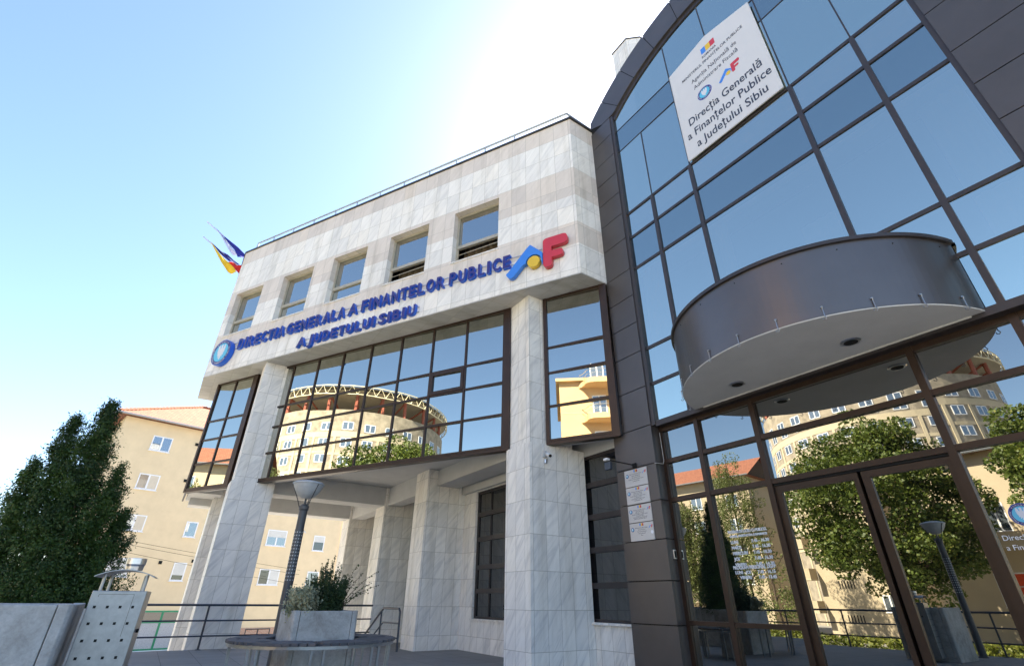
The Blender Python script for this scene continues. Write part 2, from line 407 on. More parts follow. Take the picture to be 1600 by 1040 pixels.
# windows
def window5(i):
    x0, x1 = WIN[i]; o = i >= 3; fw = .055
    wf = MB(FB)
    wf.box(x0, x0 + fw, .18, .25, WZ0 + .03, WZ1); wf.box(x1 - fw, x1, .18, .25, WZ0 + .03, WZ1)
    wf.box(x0 + fw, x1 - fw, .18, .25, WZ1 - fw, WZ1); wf.box(x0 + fw, x1 - fw, .18, .25, WZ0 + .03, WZ0 + .08)
    zb = 9.38
    wf.box(x0 + fw, x1 - fw, .165, .25, zb, zb + .10)
    f = wf.build('window', M['winframe'], office)
    MB(FB).box(x0 - .02, x1 + .02, -.025, .20, WZ0 - .012, WZ0 + .03).build('sill', M['marble_top'], f)
    MB(FB).box(x0 + fw, x1 - fw, .215, .225, zb + .10, WZ1 - fw).build('glass', M['glass_up'], f)
    if not o:
        MB(FB).box(x0 + fw, x1 - fw, .215, .225, WZ0 + .08, zb).build('glass', M['glass_up'], f)
    else:
        s = MB(FB)                                            # lower sash swung open at the bottom
        s.slab([(x0 + fw, WZ0 + .3), (x0 + fw + .025, WZ0 + .3), (x0 + fw + .025, zb), (x0 + fw, zb)], .19, .21)
        s.tube([(x0 + fw + .02, .20, WZ0 + .10), (x0 + .13, .10, WZ0 + .30), (x1 - .03, .10, WZ0 + .33)], .012, 6)
        s.build('open_sash', M['winframe'], f)
        cu = MB(FB); n = 44; w_ = (x1 - x0 - .1) / n
        for k in range(n):
            a, b = x0 + .05 + k * w_, x0 + .05 + (k + 1) * w_
            ya, yb = .52 + .05 * sin(k * .8), .52 + .05 * sin((k + 1) * .8)
            cu.face([(a, ya, WZ0 + .30), (b, yb, WZ0 + .30), (b, yb, WZ1), (a, ya, WZ1)], 0, True)
        cu.build('curtain', M['curtain_dark'], f)
    return f
for i in range(5): window5(i)

# bays -------------------------------------------------------------
BZ = [3.93, 4.66, 5.43, 6.05, 7.375]
def bay(x_edges, name, zr=BZ, gm='glass_bay', top_open=False, rj=.06, vent=None):
    x0, x1 = x_edges[0], x_edges[-1]
    f = MB(FB); h = .026
    f.box(x0 - .05, x0 + .03, .60, .75, 3.83, 7.373); f.box(x1 - .03, x1 + rj, .60, .75, 3.83, 7.373)
    for x in x_edges[1:-1]: f.box(x - h, x + h, .615, .70, 3.93, 7.32)
    for z in zr[1:-1]: f.box(x0 + .03, x1 - .03, .622, .695, z - h, z + h)
    f.box(x0 + .03, x1 - .03, .61, .72, 7.315, 7.373)
    fr = f.build('bay_window', M['bayframe'], office)
    r = MB(FB); r.box(x0 + .03, x1 - .03, .598, .75, 3.832, 3.868); r.box(x0 + .03, x1 - .03, .612, .74, 3.872, 3.90); r.box(x0 + .03, x1 - .03, .606, .72, 3.904, 3.95)
    r.build('bottom_rail', M['bayframe'], fr)
    for i in range(len(x_edges) - 1):
        for j in range(len(zr) - 1):
            xc = (x_edges[i] + x_edges[i+1]) / 2; w_ = (x_edges[i+1] - x_edges[i]) / 2 - .01
            a = radians(1.3 + random.uniform(-.07, .07)); p = MB(FB @ Matrix.Translation((xc, .655, 0)) @ Matrix.Rotation(a, 4, 'Z'))
            tl = random.uniform(-.0006, .0006)
            p.face([(-w_, tl, zr[j]), (w_, tl, zr[j]), (w_, -tl, zr[j+1]), (-w_, -tl, zr[j+1])])
            p.face([(w_, .012, zr[j]), (-w_, .012, zr[j]), (-w_, .012, zr[j+1]), (w_, .012, zr[j+1])])
            p.build('glass_pane', M[gm], fr)
            if vent == (i, j):
                v = MB(FB); a0, a1, b0, b1 = x_edges[i] + .02, x_edges[i+1] - .02, zr[j] + .02, zr[j+1] - .02
                v.box(a0, a0 + .08, .60, .66, b0, b1); v.box(a1 - .08, a1, .60, .66, b0, b1); v.box(a0 + .08, a1 - .08, .60, .66, b0, b0 + .08); v.box(a0 + .08, a1 - .08, .60, .66, b1 - .08, b1)
                v.build('vent_sash', M['bayframe'], fr)
    return fr
bay([-10.6, -9.55, -8.5, -7.5, -6.45, -5.38, -4.33, -3.30, -2.22], 'main', vent=(6, 2), rj=.165)
bay([-1.14, .22], 'right', gm='glass_bay_thru', rj=.13)
bay([-13.15, -12.25, -11.35], 'left', rj=.18)
# curtain behind the narrow bay
cu = MB(FB); n = 60
for k in range(n):
    a, b = -.62 + k * .014, -.62 + (k + 1) * .014
    cu.face([(a, .80 + .022 * sin(k * .9), 5.0), (b, .80 + .022 * sin((k + 1) * .9), 5.0), (b, .80 + .022 * sin((k + 1) * .9), 7.3), (a, .80 + .022 * sin(k * .9), 7.3)], 0, True)
cu.build('curtain', M['curtain'], office)
e0, e1, e2 = fbw(-13.2, .72), fbw(-13.1, .95), fbw(.25, .95)
MB().prism([(-19.98, .25), (e0[0], e0[1]), (e1[0] + .02, e1[1]), (e2[0] - .1, e2[1]), (-6.66, 12.0), (-19.98, 12.0)], 4.2, 7.37, 0, 1).build('middle_core', [M['dark'], M['plaster']], office)
m = MB(); m.box(-20.0, e0[0] + .06, .20, .246, 3.84, 7.372); m.build('bay_end_wall', M['bayframe'], office)
m = MB(FB); m.box(-10.6, -2.22, .752, 1.05, 3.90, 4.195); m.box(-1.14, .22, .752, 1.05, 3.90, 4.195); m.box(-13.1, -11.3, .76, 1.05, 3.90, 4.195); m.build('bay_underside', M['plaster'], office)
m = MB(); m.box(-19.95, -18.1, .30, 1.2, 3.86, 4.19); m.build('bay_end_beam', M['plaster'], office)

# pillars
def pillar(x0, x1, y0, y1, z0, z1): return MB().box(x0, x1, y0, y1, z0, z1).build('pillar', M['marble'], office)
pillar(-8.53, -7.70, 5.56, 6.99, -1.9, 3.84); pillar(-8.49, -7.755, 5.61, 6.72, 3.84, 7.374)
pillar(-16.08, -15.27, 1.13, 2.22, -1.9, 3.84); pillar(-16.02, -15.31, 1.18, 2.2, 3.84, 7.374)
pillar(-19.5, -18.7, 1.02, 2.1, -1.9, 4.19)
pillar(-13.2, -12.42, 5.57, 6.62, -1.9, 4.19); pillar(-16.35, -15.55, 5.57, 6.72, -1.9, 4.19); pillar(-19.9, -19.12, 5.57, 6.72, -1.9, 4.19)
m = MB()
m.box(-19.12, -16.35, 5.66, 6.1, 3.65, 4.197); m.box(-15.55, -13.2, 5.66, 6.1, 3.65, 4.197)
m.box(-16.3, -15.6, 2.22, 5.57, 3.65, 4.197); m.box(-19.85, -19.17, .4, 5.57, 3.65, 4.197)
m.box(-12.42, -8.53, 5.86, 6.48, 3.78, 4.197); m.box(-12.42, -8.0, 6.62, 6.9, 3.62, 4.197)
m.build('concrete_beam', M['plaster'], office)
# back wall under the overhang with dark windows
m = MB(); Yw = 6.72
segs = [(-19.12, -18.9), (-16.6, -15.55), (-15.55, -15.2), (-13.5, -12.42), (-12.42, -11.76), (-9.1, -8.4)]
for a, b in segs: m.box(a, b, Yw, Yw + .3, -.05, 4.19)
for a, b in ((-18.9, -16.6), (-15.2, -13.5), (-11.76, -9.1)): m.box(a, b, Yw, Yw + .3, -.05, .67); m.box(a, b, Yw, Yw + .3, 3.60, 4.19)
m.box(-12.44, -12.40, 6.62, 6.72, 0, 3.8)
m.build('ground_floor_wall', M['marble'], office)
def dark_window(x0, x1, y, z0, z1, zb, xm=()):
    f = MB(); f.box(x0, x0 + .06, y, y + .07, z0, z1); f.box(x1 - .06, x1, y, y + .07, z0, z1)
    f.box(x0 + .06, x1 - .06, y, y + .07, z0, z0 + .05); f.box(x0 + .06, x1 - .06, y, y + .07, z1 - .06, z1)
    for z in zb: f.box(x0 + .06, x1 - .06, y - .01, y + .06, z - .05, z + .05)
    for x in xm: f.box(x - .012, x + .012, y + .005, y + .05, z0 + .05, z1 - .06)
    fr = f.build('window', M['cframe'], office)
    MB().box(x0 + .03, x1 - .03, y + .035, y + .045, z0 + .03, z1 - .03).build('glass', M['glass_dark'], fr)
    MB().box(x0 - .02, x1 + .02, y - .10, y + .02, z0 - .035, z0).build('sill', M['marble'], fr)
dark_window(-11.76, -9.1, Yw + .06, .67, 3.60, (1.25, 1.77, 2.42, 3.02), (-11.1, -10.4, -9.7))
dark_window(-15.2, -13.5, Yw + .06, .67, 3.60, (1.25, 1.77, 2.42, 3.02)); dark_window(-18.9, -16.6, Yw + .06, .67, 3.60, (1.25, 1.77, 2.42, 3.02))
MB().box(-8.5, -6.62, 7.0, 7.25, -.05, .70).build('ground_floor_wall', M['marble'], office)
MB().box(-8.5, -6.62, 7.0, 7.3, 3.74, 4.19).build('lintel', M['plaster'], office)
dark_window(-8.3, -6.62, 7.03, .72, 3.74, (1.31, 1.92, 2.52, 3.14))
MB().box(-19.1, -6.62, 7.4, 7.5, -.05, 4.19).build('interior_wall', M['dark'], office)

# roof railing
rr = thing('roof_railing', 'thin grey-blue tubular railing along the roof edge of the marble wing', 'railing', fbw(-6, .25, 12.5))
m = MB(FB); xr = [-12.94, -12.05, -11.0, -9.95, -8.9, -7.9, -6.88, -5.87, -4.85, -3.83, -2.8, -1.8, -.16]
m.tube([(-13.0, .25, 12.56), (-12.94, .25, 13.12), (-.16, .25, 13.12)], .032, 8); m.build('handrail', M['roofrail'], rr)
m = MB(FB); m.tube([(-12.9, .25, 12.80), (-.16, .25, 12.80)], .02, 6); m.build('lower_rail', M['roofrail'], rr)
pe = fbw(-.16, .25)
m = MB(); m.tube([(pe[0], pe[1], 13.12), (pe[0] - .02, 7.1, 13.12)], .032, 8); m.tube([(pe[0], pe[1], 12.80), (pe[0] - .02, 7.1, 12.80)], .014, 6); m.tube([(pe[0], 6.75, 12.5), (pe[0], 6.75, 13.12)], .018, 6)
m.build('return_rail', M['roofrail'], rr)
for x in xr[1:-1]: MB(FB).box(x - .018, x + .018, .24, .262, 12.5, 13.11).build('post', M['roofrail'], rr)

# ------------------------------------------------------------------ signs on the facade
let = thing('facade_lettering', 'raised dark blue capital letters naming the finance directorate across the marble facade', 'sign', fbw(-6.6, -.06, 8.0))
def word(t, xl, xr, z, h):
    n = len(t); gap = .07
    wd = {'I': .40, 'J': .85, 'L': .92, 'E': .95, 'F': .92, 'B': 1.02, 'S': 1.0, 'U': 1.08, 'O': 1.15, 'G': 1.12, 'N': 1.08, 'D': 1.08, 'R': 1.06, 'A': 1.08, 'C': 1.05, 'T': .95, 'P': 1.0}
    tot = sum(wd[c] for c in t); k = (xr - xl - gap * (n - 1)) / tot; x = xl
    for c in t:
        wc = wd[c] * k
        text(c, 'letter', FB, x + wc / 2, -.045, z, h * 1.37, [M['blue'], M['blueside']], let, width=wc, ext=.05, off=.012)
        x += wc + gap
for t, a, b in (('DIRECTIA', -11.62, -9.52), ('GENERALA', -9.39, -7.05), ('A', -6.90, -6.57), ('FINANTELOR', -6.41, -3.63), ('PUBLICE', -3.48, -1.72)): word(t, a, b, 8.06, .37)
for t, a, b in (('A', -8.76, -8.42), ('JUDETULUI', -8.32, -5.84), ('SIBIU', -5.69, -4.47)): word(t, a, b, 7.47, .31)
m = MB(FB)
for z, a, b in ((8.14, -12.0, -.9), (8.35, -12.0, -.9), (7.55, -8.8, -4.4), (7.70, -8.8, -4.4)): m.box(a, b, -.022, -.002, z - .008, z + .008)
m.build('mounting_rail', M['steel'], let)

def rounded(poly, rad, n=5):
    """round the corners of a 2-D polygon; rad is one radius per corner"""
    out = []
    for i, p in enumerate(poly):
        r = rad[i]
        if r <= 0: out.append(p); continue
        a = Vector(poly[i-1]) - Vector(p); b = Vector(poly[(i+1) % len(poly)]) - Vector(p)
        r = min(r, a.length * .49, b.length * .49); p0 = Vector(p) + a.normalized() * r; p1 = Vector(p) + b.normalized() * r
        for k in range(n + 1):
            t = k / n; q = p0 * (1-t)**2 + Vector(p) * 2*t*(1-t) + p1 * t*t; out.append((q.x, q.y))
    return out
def circ(cx, cz, r, n=28, a0=0, a1=2*pi): return [(cx + r*cos(a0+(a1-a0)*k/n), cz + r*sin(a0+(a1-a0)*k/n)) for k in range(n + (0 if abs(a1-a0-2*pi) < 1e-6 else 1))]
def tripoly(mb, poly, y0, y1, mat, side):
    """possibly concave outline in (x,z): triangulated front, sides"""
    from mathutils.geometry import tessellate_polygon
    a = sum(poly[i][0]*poly[(i+1)%len(poly)][1]-poly[(i+1)%len(poly)][0]*poly[i][1] for i in range(len(poly)))
    if a < 0: poly = poly[::-1]
    for t in tessellate_polygon([[Vector((p[0], p[1], 0)) for p in poly]]):
        q = [poly[i] for i in t]
        ar = (q[1][0]-q[0][0])*(q[2][1]-q[0][1])-(q[2][0]-q[0][0])*(q[1][1]-q[0][1])
        if ar < 0: q = q[::-1]
        mb.face([(p[0], y0, p[1]) for p in q], mat)
    n = len(poly)
    for i in range(n):
        p, q = poly[i], poly[(i+1) % n]
        mb.face([(p[0],y0,p[1]),(p[0],y1,p[1]),(q[0],y1,q[1]),(q[0],y0,q[1])], side)
def af_logo(fr, x, z, s, y0, y1, parent, names=('blue_roof_shape', 'yellow_disc', 'red_letter_f')):
    """logo in a box about 1.6 x .85 times s, (x,z) at its lower left"""
    P = lambda l: [(x + s * a, z + s * b) for a, b in l]
    arc = [(.74 + .20 * cos(radians(t)), .30 + .20 * sin(radians(t))) for t in range(180, -10, -18)]
    blue = rounded([(0, .16), (.10, 0), (.21, -.0), (.46, .28)], [.07, .07, .07, .0], 4) + arc + [(.94, .26), (.97, .14), (.97, .49), (.66, .82), (.55, .72)]
    m1 = MB(fr); tripoly(m1, P(blue), y0, y1, 0, 0); m1.build(names[0], M['logoblue'], parent)
    m2 = MB(fr); tripoly(m2, P(circ(.74, .30, .155)), y0, y1, 0, 0); m2.build(names[1], M['logoyellow'], parent)
    F = rounded([(.99, .03), (1.20, .03), (1.20, .27), (1.48, .27), (1.48, .46), (1.20, .46), (1.20, .58), (1.60, .58), (1.60, .86), (.99, .86)], [.10, .10, 0, .09, .09, 0, 0, .12, .12, .10], 5)
    m3 = MB(fr); tripoly(m3, P(F), y0, y1, 0, 0); m3.build(names[2], M['logored'], parent)
lg = thing('roof_and_f_logo', 'blue roof shape, yellow disc and red letter F fixed to the marble facade', 'sign', fbw(-1.0, -.1, 8.1))
af_logo(FB, -1.83, 7.67, 1.0, -.13, -.02, lg)

EAGLE = [(0,-.64),(.13,-.50),(.08,-.34),(.13,-.30),(.20,-.42),(.26,-.36),(.20,-.22),(.30,-.26),(.36,-.18),(.26,-.06),(.34,-.08),(.40,.04),(.42,.34),(.40,.56),(.32,.66),(.24,.60),(.20,.44),(.15,.30),(.10,.34),(.09,.46),(.12,.56),(.06,.66),(-.04,.67),(-.10,.60),(-.17,.57),(-.09,.52),(-.08,.34),(-.15,.30),(-.20,.44),(-.24,.60),(-.32,.66),(-.40,.56),(-.42,.34),(-.40,.04),(-.34,-.08),(-.26,-.06),(-.36,-.18),(-.30,-.26),(-.20,-.22),(-.26,-.36),(-.20,-.42),(-.13,-.30),(-.08,-.34),(-.13,-.50)]
def emblem(name, fr, cx, cz, r, y, depth, parent, txt=True, ring='blueside'):
    d = MB(fr); tripoly(d, circ(cx, cz, r, 40), y, y + depth, 0, 0); disc = d.build(name, M[ring], parent)
    e = max(.0015, depth * .02)
    d = MB(fr); tripoly(d, circ(cx, cz, r * .97, 40), y - e, y, 0, 0); d.build('ring', M['blue'], parent)
    d = MB(fr); tripoly(d, circ(cx, cz, r * .73, 40), y - 2*e, y - e, 0, 0); d.build('cyan_field', M['cyan'], parent)
    d = MB(fr); tripoly(d, [(cx + a * r * .92, cz + b * r * .92) for a, b in EAGLE], y - 3*e, y - 2*e, 0, 0); d.build('eagle', M['eagle'], parent)
    if txt:
        for s_, ac, span, flip in (('ROMANIA', 90, 80, 1), ('MINISTERUL FINANTELOR PUBLICE', 270, 215, -1)):
            n = len(s_)
            for i, ch in enumerate(s_):
                if ch == ' ': continue
                t = (i - (n - 1) / 2) / (n - 1) * span
                ang = radians(ac - t) if flip > 0 else radians(ac + t)
                rr_ = r * .785 if flip > 0 else r * .915
                text(ch, 'ring_letter', fr, cx + rr_ * cos(ang), y - 2*e, cz + rr_ * sin(ang), r * .17, M['eagle'], parent, rot=(ang - pi/2) if flip > 0 else (ang + pi/2), ext=.0008)
    return disc
em = thing('round_emblem_sign', 'round blue ministry emblem with pale eagle at the left end of the lettering', 'sign', fbw(-12.22, -.1, 8.04))
emblem('disc', FB, -12.29, 8.05, .455, -.16, .15, em)

# ================================================================== GLASS ENTRANCE BLOCK
ent = thing('entrance_building', 'glazed entrance block with arched top framed in dark metal panels', 'building', (-2.8, 8, 0))
CX, CZ, R0, R1 = -2.8, 8.91, 4.40, 5.30
YC = 6.82
jz = [-.02, .12, .74, 1.35, 1.96, 2.57, 3.19, 3.88, 4.64, 5.39, 6.05, 6.71, 7.38, 8.24, 8.98, 9.66, 10.32, 10.99, 11.73, 12.36]
gj = .008
m = MB()
for i in range(len(jz) - 1):
    z0, z1 = jz[i] + gj, jz[i+1] - gj
    xl = -6.62 if z1 < 3.9 else -6.37
    m.box(xl, -5.67, YC, YC + .04, z0, z1)
    m.box(-5.71, -5.67, YC + .045, YC + .27 if z1 < 3.9 else YC + .10, z0, z1)
m.build('clad_pillar', M['clad'], ent)
m = MB()
for i in range(len(jz) - 1):
    z0, z1 = jz[i] + gj, jz[i+1] - gj
    m.box(.06, 1.66, YC, YC + .04, z0, z1); m.box(.06, .10, YC + .045, YC + .10, z0, z1)
m.build('clad_pillar', M['clad'], ent)
m = MB(); m.box(-6.60, -5.72, YC + .03, YC + .9, -.05, 3.86); m.box(-6.37, -5.72, YC + .03, 12.2, 3.9, 12.36); m.box(.11, 1.64, YC + .03, YC + .9, -.05, 12.36); m.build('pillar_core', M['gap'], ent)
# arch
m = MB(); ai = math.asin(2.87 / R0); na = 8
def arcpt(r, a): return (CX + r * sin(a), CZ + r * cos(a))
a_sp = math.acos((12.36 - CZ) / R0); ae = math.atan2(6.37 + CX * -1 * 0 - 2.8, 12.36 - CZ)
aj = [-.80, -.62, -.45, -.275, -.10, .10, .275, .45, .62, .80]
for i in range(len(aj) - 1):
    a0, a1 = aj[i] + .0018, aj[i+1] - .0018
    inner = [arcpt(R0, a0 + (a1 - a0) * k / 6) for k in range(7)]; outer = [arcpt(R1, a0 + (a1 - a0) * k / 6) for k in range(7)]
    def clip(p): return (max(-6.37, min(1.66, p[0])), max(12.375, p[1]))
    poly = [clip(p) for p in inner] + [clip(p) for p in reversed(outer)]
    for k in range(6):
        q = [clip(inner[k]), clip(inner[k+1]), clip(outer[k+1]), clip(outer[k])]
        x_ = [p[0] for p in q]
        m.face([(p[0], YC, p[1]) for p in q][::1], 0)
        m.face([(inner[k][0], YC, clip(inner[k])[1]), (inner[k+1][0], YC, clip(inner[k+1])[1]), (inner[k+1][0], YC + .14, clip(inner[k+1])[1]), (inner[k][0], YC + .14, clip(inner[k])[1])], 0)
        m.face([(q[3][0], YC, q[3][1]), (q[2][0], YC, q[2][1]), (q[2][0], YC + 4.5, q[2][1]), (q[3][0], YC + 4.5, q[3][1])], 0)
m.build('clad_arch', M['clad'], ent)
m = MB(); n = 40; A = .86
for k in range(n):
    a0, a1 = -A + 2*A*k/n, -A + 2*A*(k+1)/n
    p, q, r_, s_ = arcpt(R0 - .0, a0), arcpt(R0 - .0, a1), arcpt(R1 - .02, a1), arcpt(R1 - .02, a0)
    cl = lambda t: (max(-6.36, min(1.65, t[0])), max(12.36, t[1]))
    m.face([(cl(t)[0], YC + .02, cl(t)[1]) for t in (p, q, r_, s_)])
m.build('arch_core', M['gap'], ent)
# curtain wall
YG = 6.90
XV = [-5.60, -4.84, -3.83, -1.73, -.73, .04]
def arch_z(x): return CZ + math.sqrt(max(0, (R0 - .0) ** 2 - (x - CX) ** 2))
m = MB(); h = .036
m.box(-5.67, -5.58, YC + .02, YG + .06, 3.86, 12.36); m.box(.0, .06, YC + .02, YG + .06, 3.86, 12.36)
for x in XV[1:-1]: m.box(x - h, x + h, YG - .035, YG + .05, 3.92, 8.90)
for z in (4.66, 5.41, 7.35, 8.20, 8.90): m.box(-5.58, .0, YG - .02, YG + .05, z - .03, z + .03)
m.box(-5.58, 0, YG - .045, YG + .15, 3.83, 3.93)
# curved head frame
for k in range(24):
    a0, a1 = -.70 + 1.4*k/24, -.70 + 1.4*(k+1)/24
    p, q, r_, s_ = arcpt(R0 - .14, a0), arcpt(R0 - .14, a1), arcpt(R0 + .01, a1), arcpt(R0 + .01, a0)
    m.face([(t[0], YG - .03, t[1]) for t in (p, q, r_, s_)]); m.face([(p[0], YG - .03, p[1]), (q[0], YG - .03, q[1]), (q[0], YG + .05, q[1]), (p[0], YG + .05, p[1])])
m.build('curtain_wall_frame', M['cframe'], ent)
m = MB(); t_ = .011
for x, z0, z1 in ((-4.84, 8.93, 10.97), (-3.83, 8.93, 13.0), (-1.73, 8.93, 13.0), (-.73, 8.93, 10.97), (-2.8, 11.72, 13.2)):
    z1 = min(z1, arch_z(x) - .12); m.box(x - t_, x + t_, YG - .012, YG + .02, z0, z1)
for z in (10.97, 11.72): m.box(-5.58, 0, YG - .011, YG + .02, z - t_, z + t_)
m.build('silicone_joint', M['cframe'], ent)
M['glass_in'] = glass('blue_curtain_wall_glass_with_interior', (.66, .70, .62), .80, .0014, thru=.9)
MB().box(-5.55, -.02, 6.98, 7.38, 8.52, 8.88).build('ceiling_bulkhead', M['white_soffit'], ent)
MB().box(-5.55, -.02, 7.0, 7.38, 7.16, 7.30).build('ceiling_bulkhead', M['white_soffit'], ent)
for xa, xb, za, zb_ in ((-5.5, -4.95, 5.5, 7.25), (-.52, -.03, 5.5, 7.0), (-.50, -.03, 4.75, 5.36), (-2.35, -1.85, 5.5, 6.2), (-3.7, -3.45, 5.5, 7.2)):
    cu_ = MB(); n = int((xb - xa) / .02)
    for k in range(n): a, b = xa + k * .02, xa + (k + 1) * .02; cu_.face([(a, 7.0 + .018 * sin(k * .8), za), (b, 7.0 + .018 * sin((k + 1) * .8), za), (b, 7.0 + .018 * sin((k + 1) * .8), zb_), (a, 7.0 + .018 * sin(k * .8), zb_)], 0, True)
    cu_.build('curtain', M['curtain'], ent)
def pane(x0, x1, z0, z1, g, y=YG, arch=False):
    p = MB(); tx = random.uniform(-.0016, .0016); tz = random.uniform(-.0022, .0022)
    if not arch:
        p.face([(x0, y - tx - tz, z0), (x1, y + tx - tz, z0), (x1, y + tx + tz, z1), (x0, y - tx + tz, z1)])
    else:
        n = 8; pts = [(x0, y, z0), (x1, y, z0)] + [(x1 + (x0 - x1) * k / n, y, arch_z(x1 + (x0 - x1) * k / n) - .06) for k in range(n + 1)]
        p.face(pts)
    if g == 'glass_cw': g = ('glass_in' if z0 in (5.41, 8.20, 4.66) else random.choice(['glass_cw', 'glass_cw', 'glass_cw2', 'glass_cw3']))
    return p.build('glass_pane', M[g], ent)
for i in range(5):
    x0, x1 = XV[i], XV[i+1]
    for z0, z1, gk in ((3.9, 4.66, 'glass_cw'), (4.66, 5.41, 'glass_cw'), (5.41, 7.35, 'glass_cw'), (7.35, 8.20, 'glass_sp'), (8.20, 8.90, 'glass_cw'), (8.90, 10.97, 'glass_cw'), (10.97, 11.72, 'glass_sp')): pane(x0, x1, z0, z1, gk)
    pane(x0, x1, 11.72, 0, 'glass_cw', arch=True)
# lobby glazing, set back under the curtain wall
YL = 7.05
m = MB()
m.box(-5.71, .06, YG + .151, YL + .3, 3.84, 3.92); m.box(-5.70, -5.60, YL - .03, YL + .1, 0, 3.84)
for x in (-4.86, -3.84, -1.70, -.72): m.box(x - .04, x + .04, YL - .06, YL + .06, 0, 3.84)
m.box(-5.60, .06, YL - .05, YL + .06, 3.76, 3.84)
for z in (2.57, 3.22): m.box(-5.60, .06, YL - .052, YL + .05, z - .035, z + .035)
m.box(-5.60, -3.88, YL - .05, YL + .05, .75, .81); m.box(-1.66, .06, YL - .05, YL + .05, .75, .81)
m.box(-5.60, -3.88, YL - .05, YL + .05, 0, .10); m.box(-1.66, .06, YL - .05, YL + .05, 0, .10)
m.build('lobby_frame', M['bayframe'], ent)
XL = [-5.60, -4.86, -3.84, -1.70, -.72, .06]
for i in range(5):
    for z0, z1 in ((3.22, 3.8), (2.57, 3.22)): pane(XL[i], XL[i+1], z0, z1, 'glass_door', YL)
    if i != 2:
        for z0, z1 in ((.78, 2.57), (.05, .78)): pane(XL[i], XL[i+1], z0, z1, 'glass_door', YL)
for x0, x1 in ((-3.80, -2.71), (-2.67, -1.74)):                 # sliding door leaves
    f = MB(); f.box(x0, x0 + .09, YL - .02, YL + .05, .01, 2.50); f.box(x1 - .06, x1, YL - .02, YL + .05, .01, 2.50)
    f.box(x0 + .09, x1 - .06, YL - .02, YL + .05, 2.42, 2.50); f.box(x0 + .09, x1 - .06, YL - .02, YL + .05, .01, .11)
    d = f.build('sliding_door', M['bayframe'], ent)
    MB().box(x0 + .05, x1 - .03, YL + .01, YL + .02, .06, 2.46).build('door_glass', M['glass_door'], d)
MB().box(-3.80, -1.74, YL - .03, YL + .06, 2.505, 2.534).build('door_track', M['gap'], ent)
MB().box(-5.7, 1.6, YL + .4, YL + .5, -.05, 12.3).build('lobby_back', M['dark'], ent)
# penthouse wall behind the arch
pm = MB(); pm.prism([(-6.93, 9.0), (-6.25, 9.0), (-5.92, 9.37), (-5.92, 12), (-6.93, 12)], 12.4, 18.93)
tag(pm.build('stair_tower', M['marble'], None), 'pale marble stair tower rising behind the dark arch', 'tower')
MB().prism([(-6.96, 8.97), (-6.24, 8.97), (-5.89, 9.36), (-5.89, 12.03), (-6.96, 12.03)], 18.93, 18.97).build('coping', M['coping'], bpy.data.objects['stair_tower'])

# canopy
can = thing('entrance_canopy', 'half-round dark metal canopy with white underside over the doors', 'canopy', (CX, 6.8, 4))
CYc, CR, CB, CT = 7.32, 1.985, 3.90, 4.84
alim = math.asin((CYc - 6.87) / CR)
A0, A1 = pi + alim, 2 * pi - alim
m = MB(); m.lathe(CX, CYc, [(CR, CB), (CR, CT)], 64, 0, A0, A1); m.build('fascia', M['canopy'], can)
m = MB(); m.lathe(CX, CYc, [(CR - .03, CT - .03), (CR + .035, CT - .02), (CR + .035, CT + .03), (CR - .05, CT + .035)], 64, 0, A0, A1); m.build('rim', M['cframe'], can)
pts = [(CX + (CR - .004) * cos(A0 + (A1 - A0) * k / 60), CYc + (CR - .004) * sin(A0 + (A1 - A0) * k / 60)) for k in range(61)]
m = MB(); m.prism(pts, CB - .012, CB + .02); m.build('underside', M['white_soffit'], can)
m = MB(); m.prism(pts, CT - .05, CT + .0); m.build('top', M['cframe'], can)
m = MB(); xs_ = np.linspace(-4.55, -1.0, 60)
ys_ = [6.915 - (.05 if (i // 7) % 3 == 0 else .0) - random.uniform(0, .022) for i in range(60)]
for i in range(59): m.prism([(xs_[i], 6.84), (xs_[i+1], 6.84), (xs_[i+1], ys_[i+1]), (xs_[i], ys_[i])], 3.868, 3.886)
m.build('broken_plaster_edge', M['white_soffit'], can)
for lx_, ly_ in ((-2.06, 6.40), (-3.66, 6.45)):
    m = MB(); m.lathe(lx_, ly_, [(.0, CB - .026), (.10, CB - .026), (.115, CB - .013)], 24); l = m.build('downlight', M['steel'], can)
    m = MB(); m.lathe(lx_, ly_, [(.0, CB - .028), (.078, CB - .0285)], 24); m.build('lens', M['gap'], l)
for k in range(11):
    a = A0 + (A1 - A0) * (k + .35) / 11; x, y = CX + CR * cos(a), CYc + CR * sin(a); ox, oy = cos(a) * .015, sin(a) * .015
    m = MB(); m.tube([(x, y, CB + .11), (x + ox * 1.6, y + oy * 1.6, CB + .105), (x + ox, y + oy, CB + .08), (x + ox, y + oy, CB - .01)], .006, 6)
    m.tube([(x + ox, y + oy, CB - .01), (x + ox + .014, y + oy, CB - .035), (x + ox + .0, y + oy, CB - .055), (x + ox - .022, y + oy, CB - .045), (x + ox - .024, y + oy, CB - .028)], .0055, 6)
    m.lathe(x + ox * .6, y + oy * .6, [(0, CB + .122), (.016, CB + .116), (.016, CB + .102), (0, CB + .098)], 8)
    m.build('hook', M['hook'], can)
for k in range(9):
    a = A0 + (A1 - A0) * (k + .6) / 9; x, y = CX + (CR + .003) * cos(a), CYc + (CR + .003) * sin(a)
    m = MB(); m.lathe(x, y, [(0, CT - .10), (.009, CT - .11), (0, CT - .12)], 6); m.build('screw', M['gap'], can)

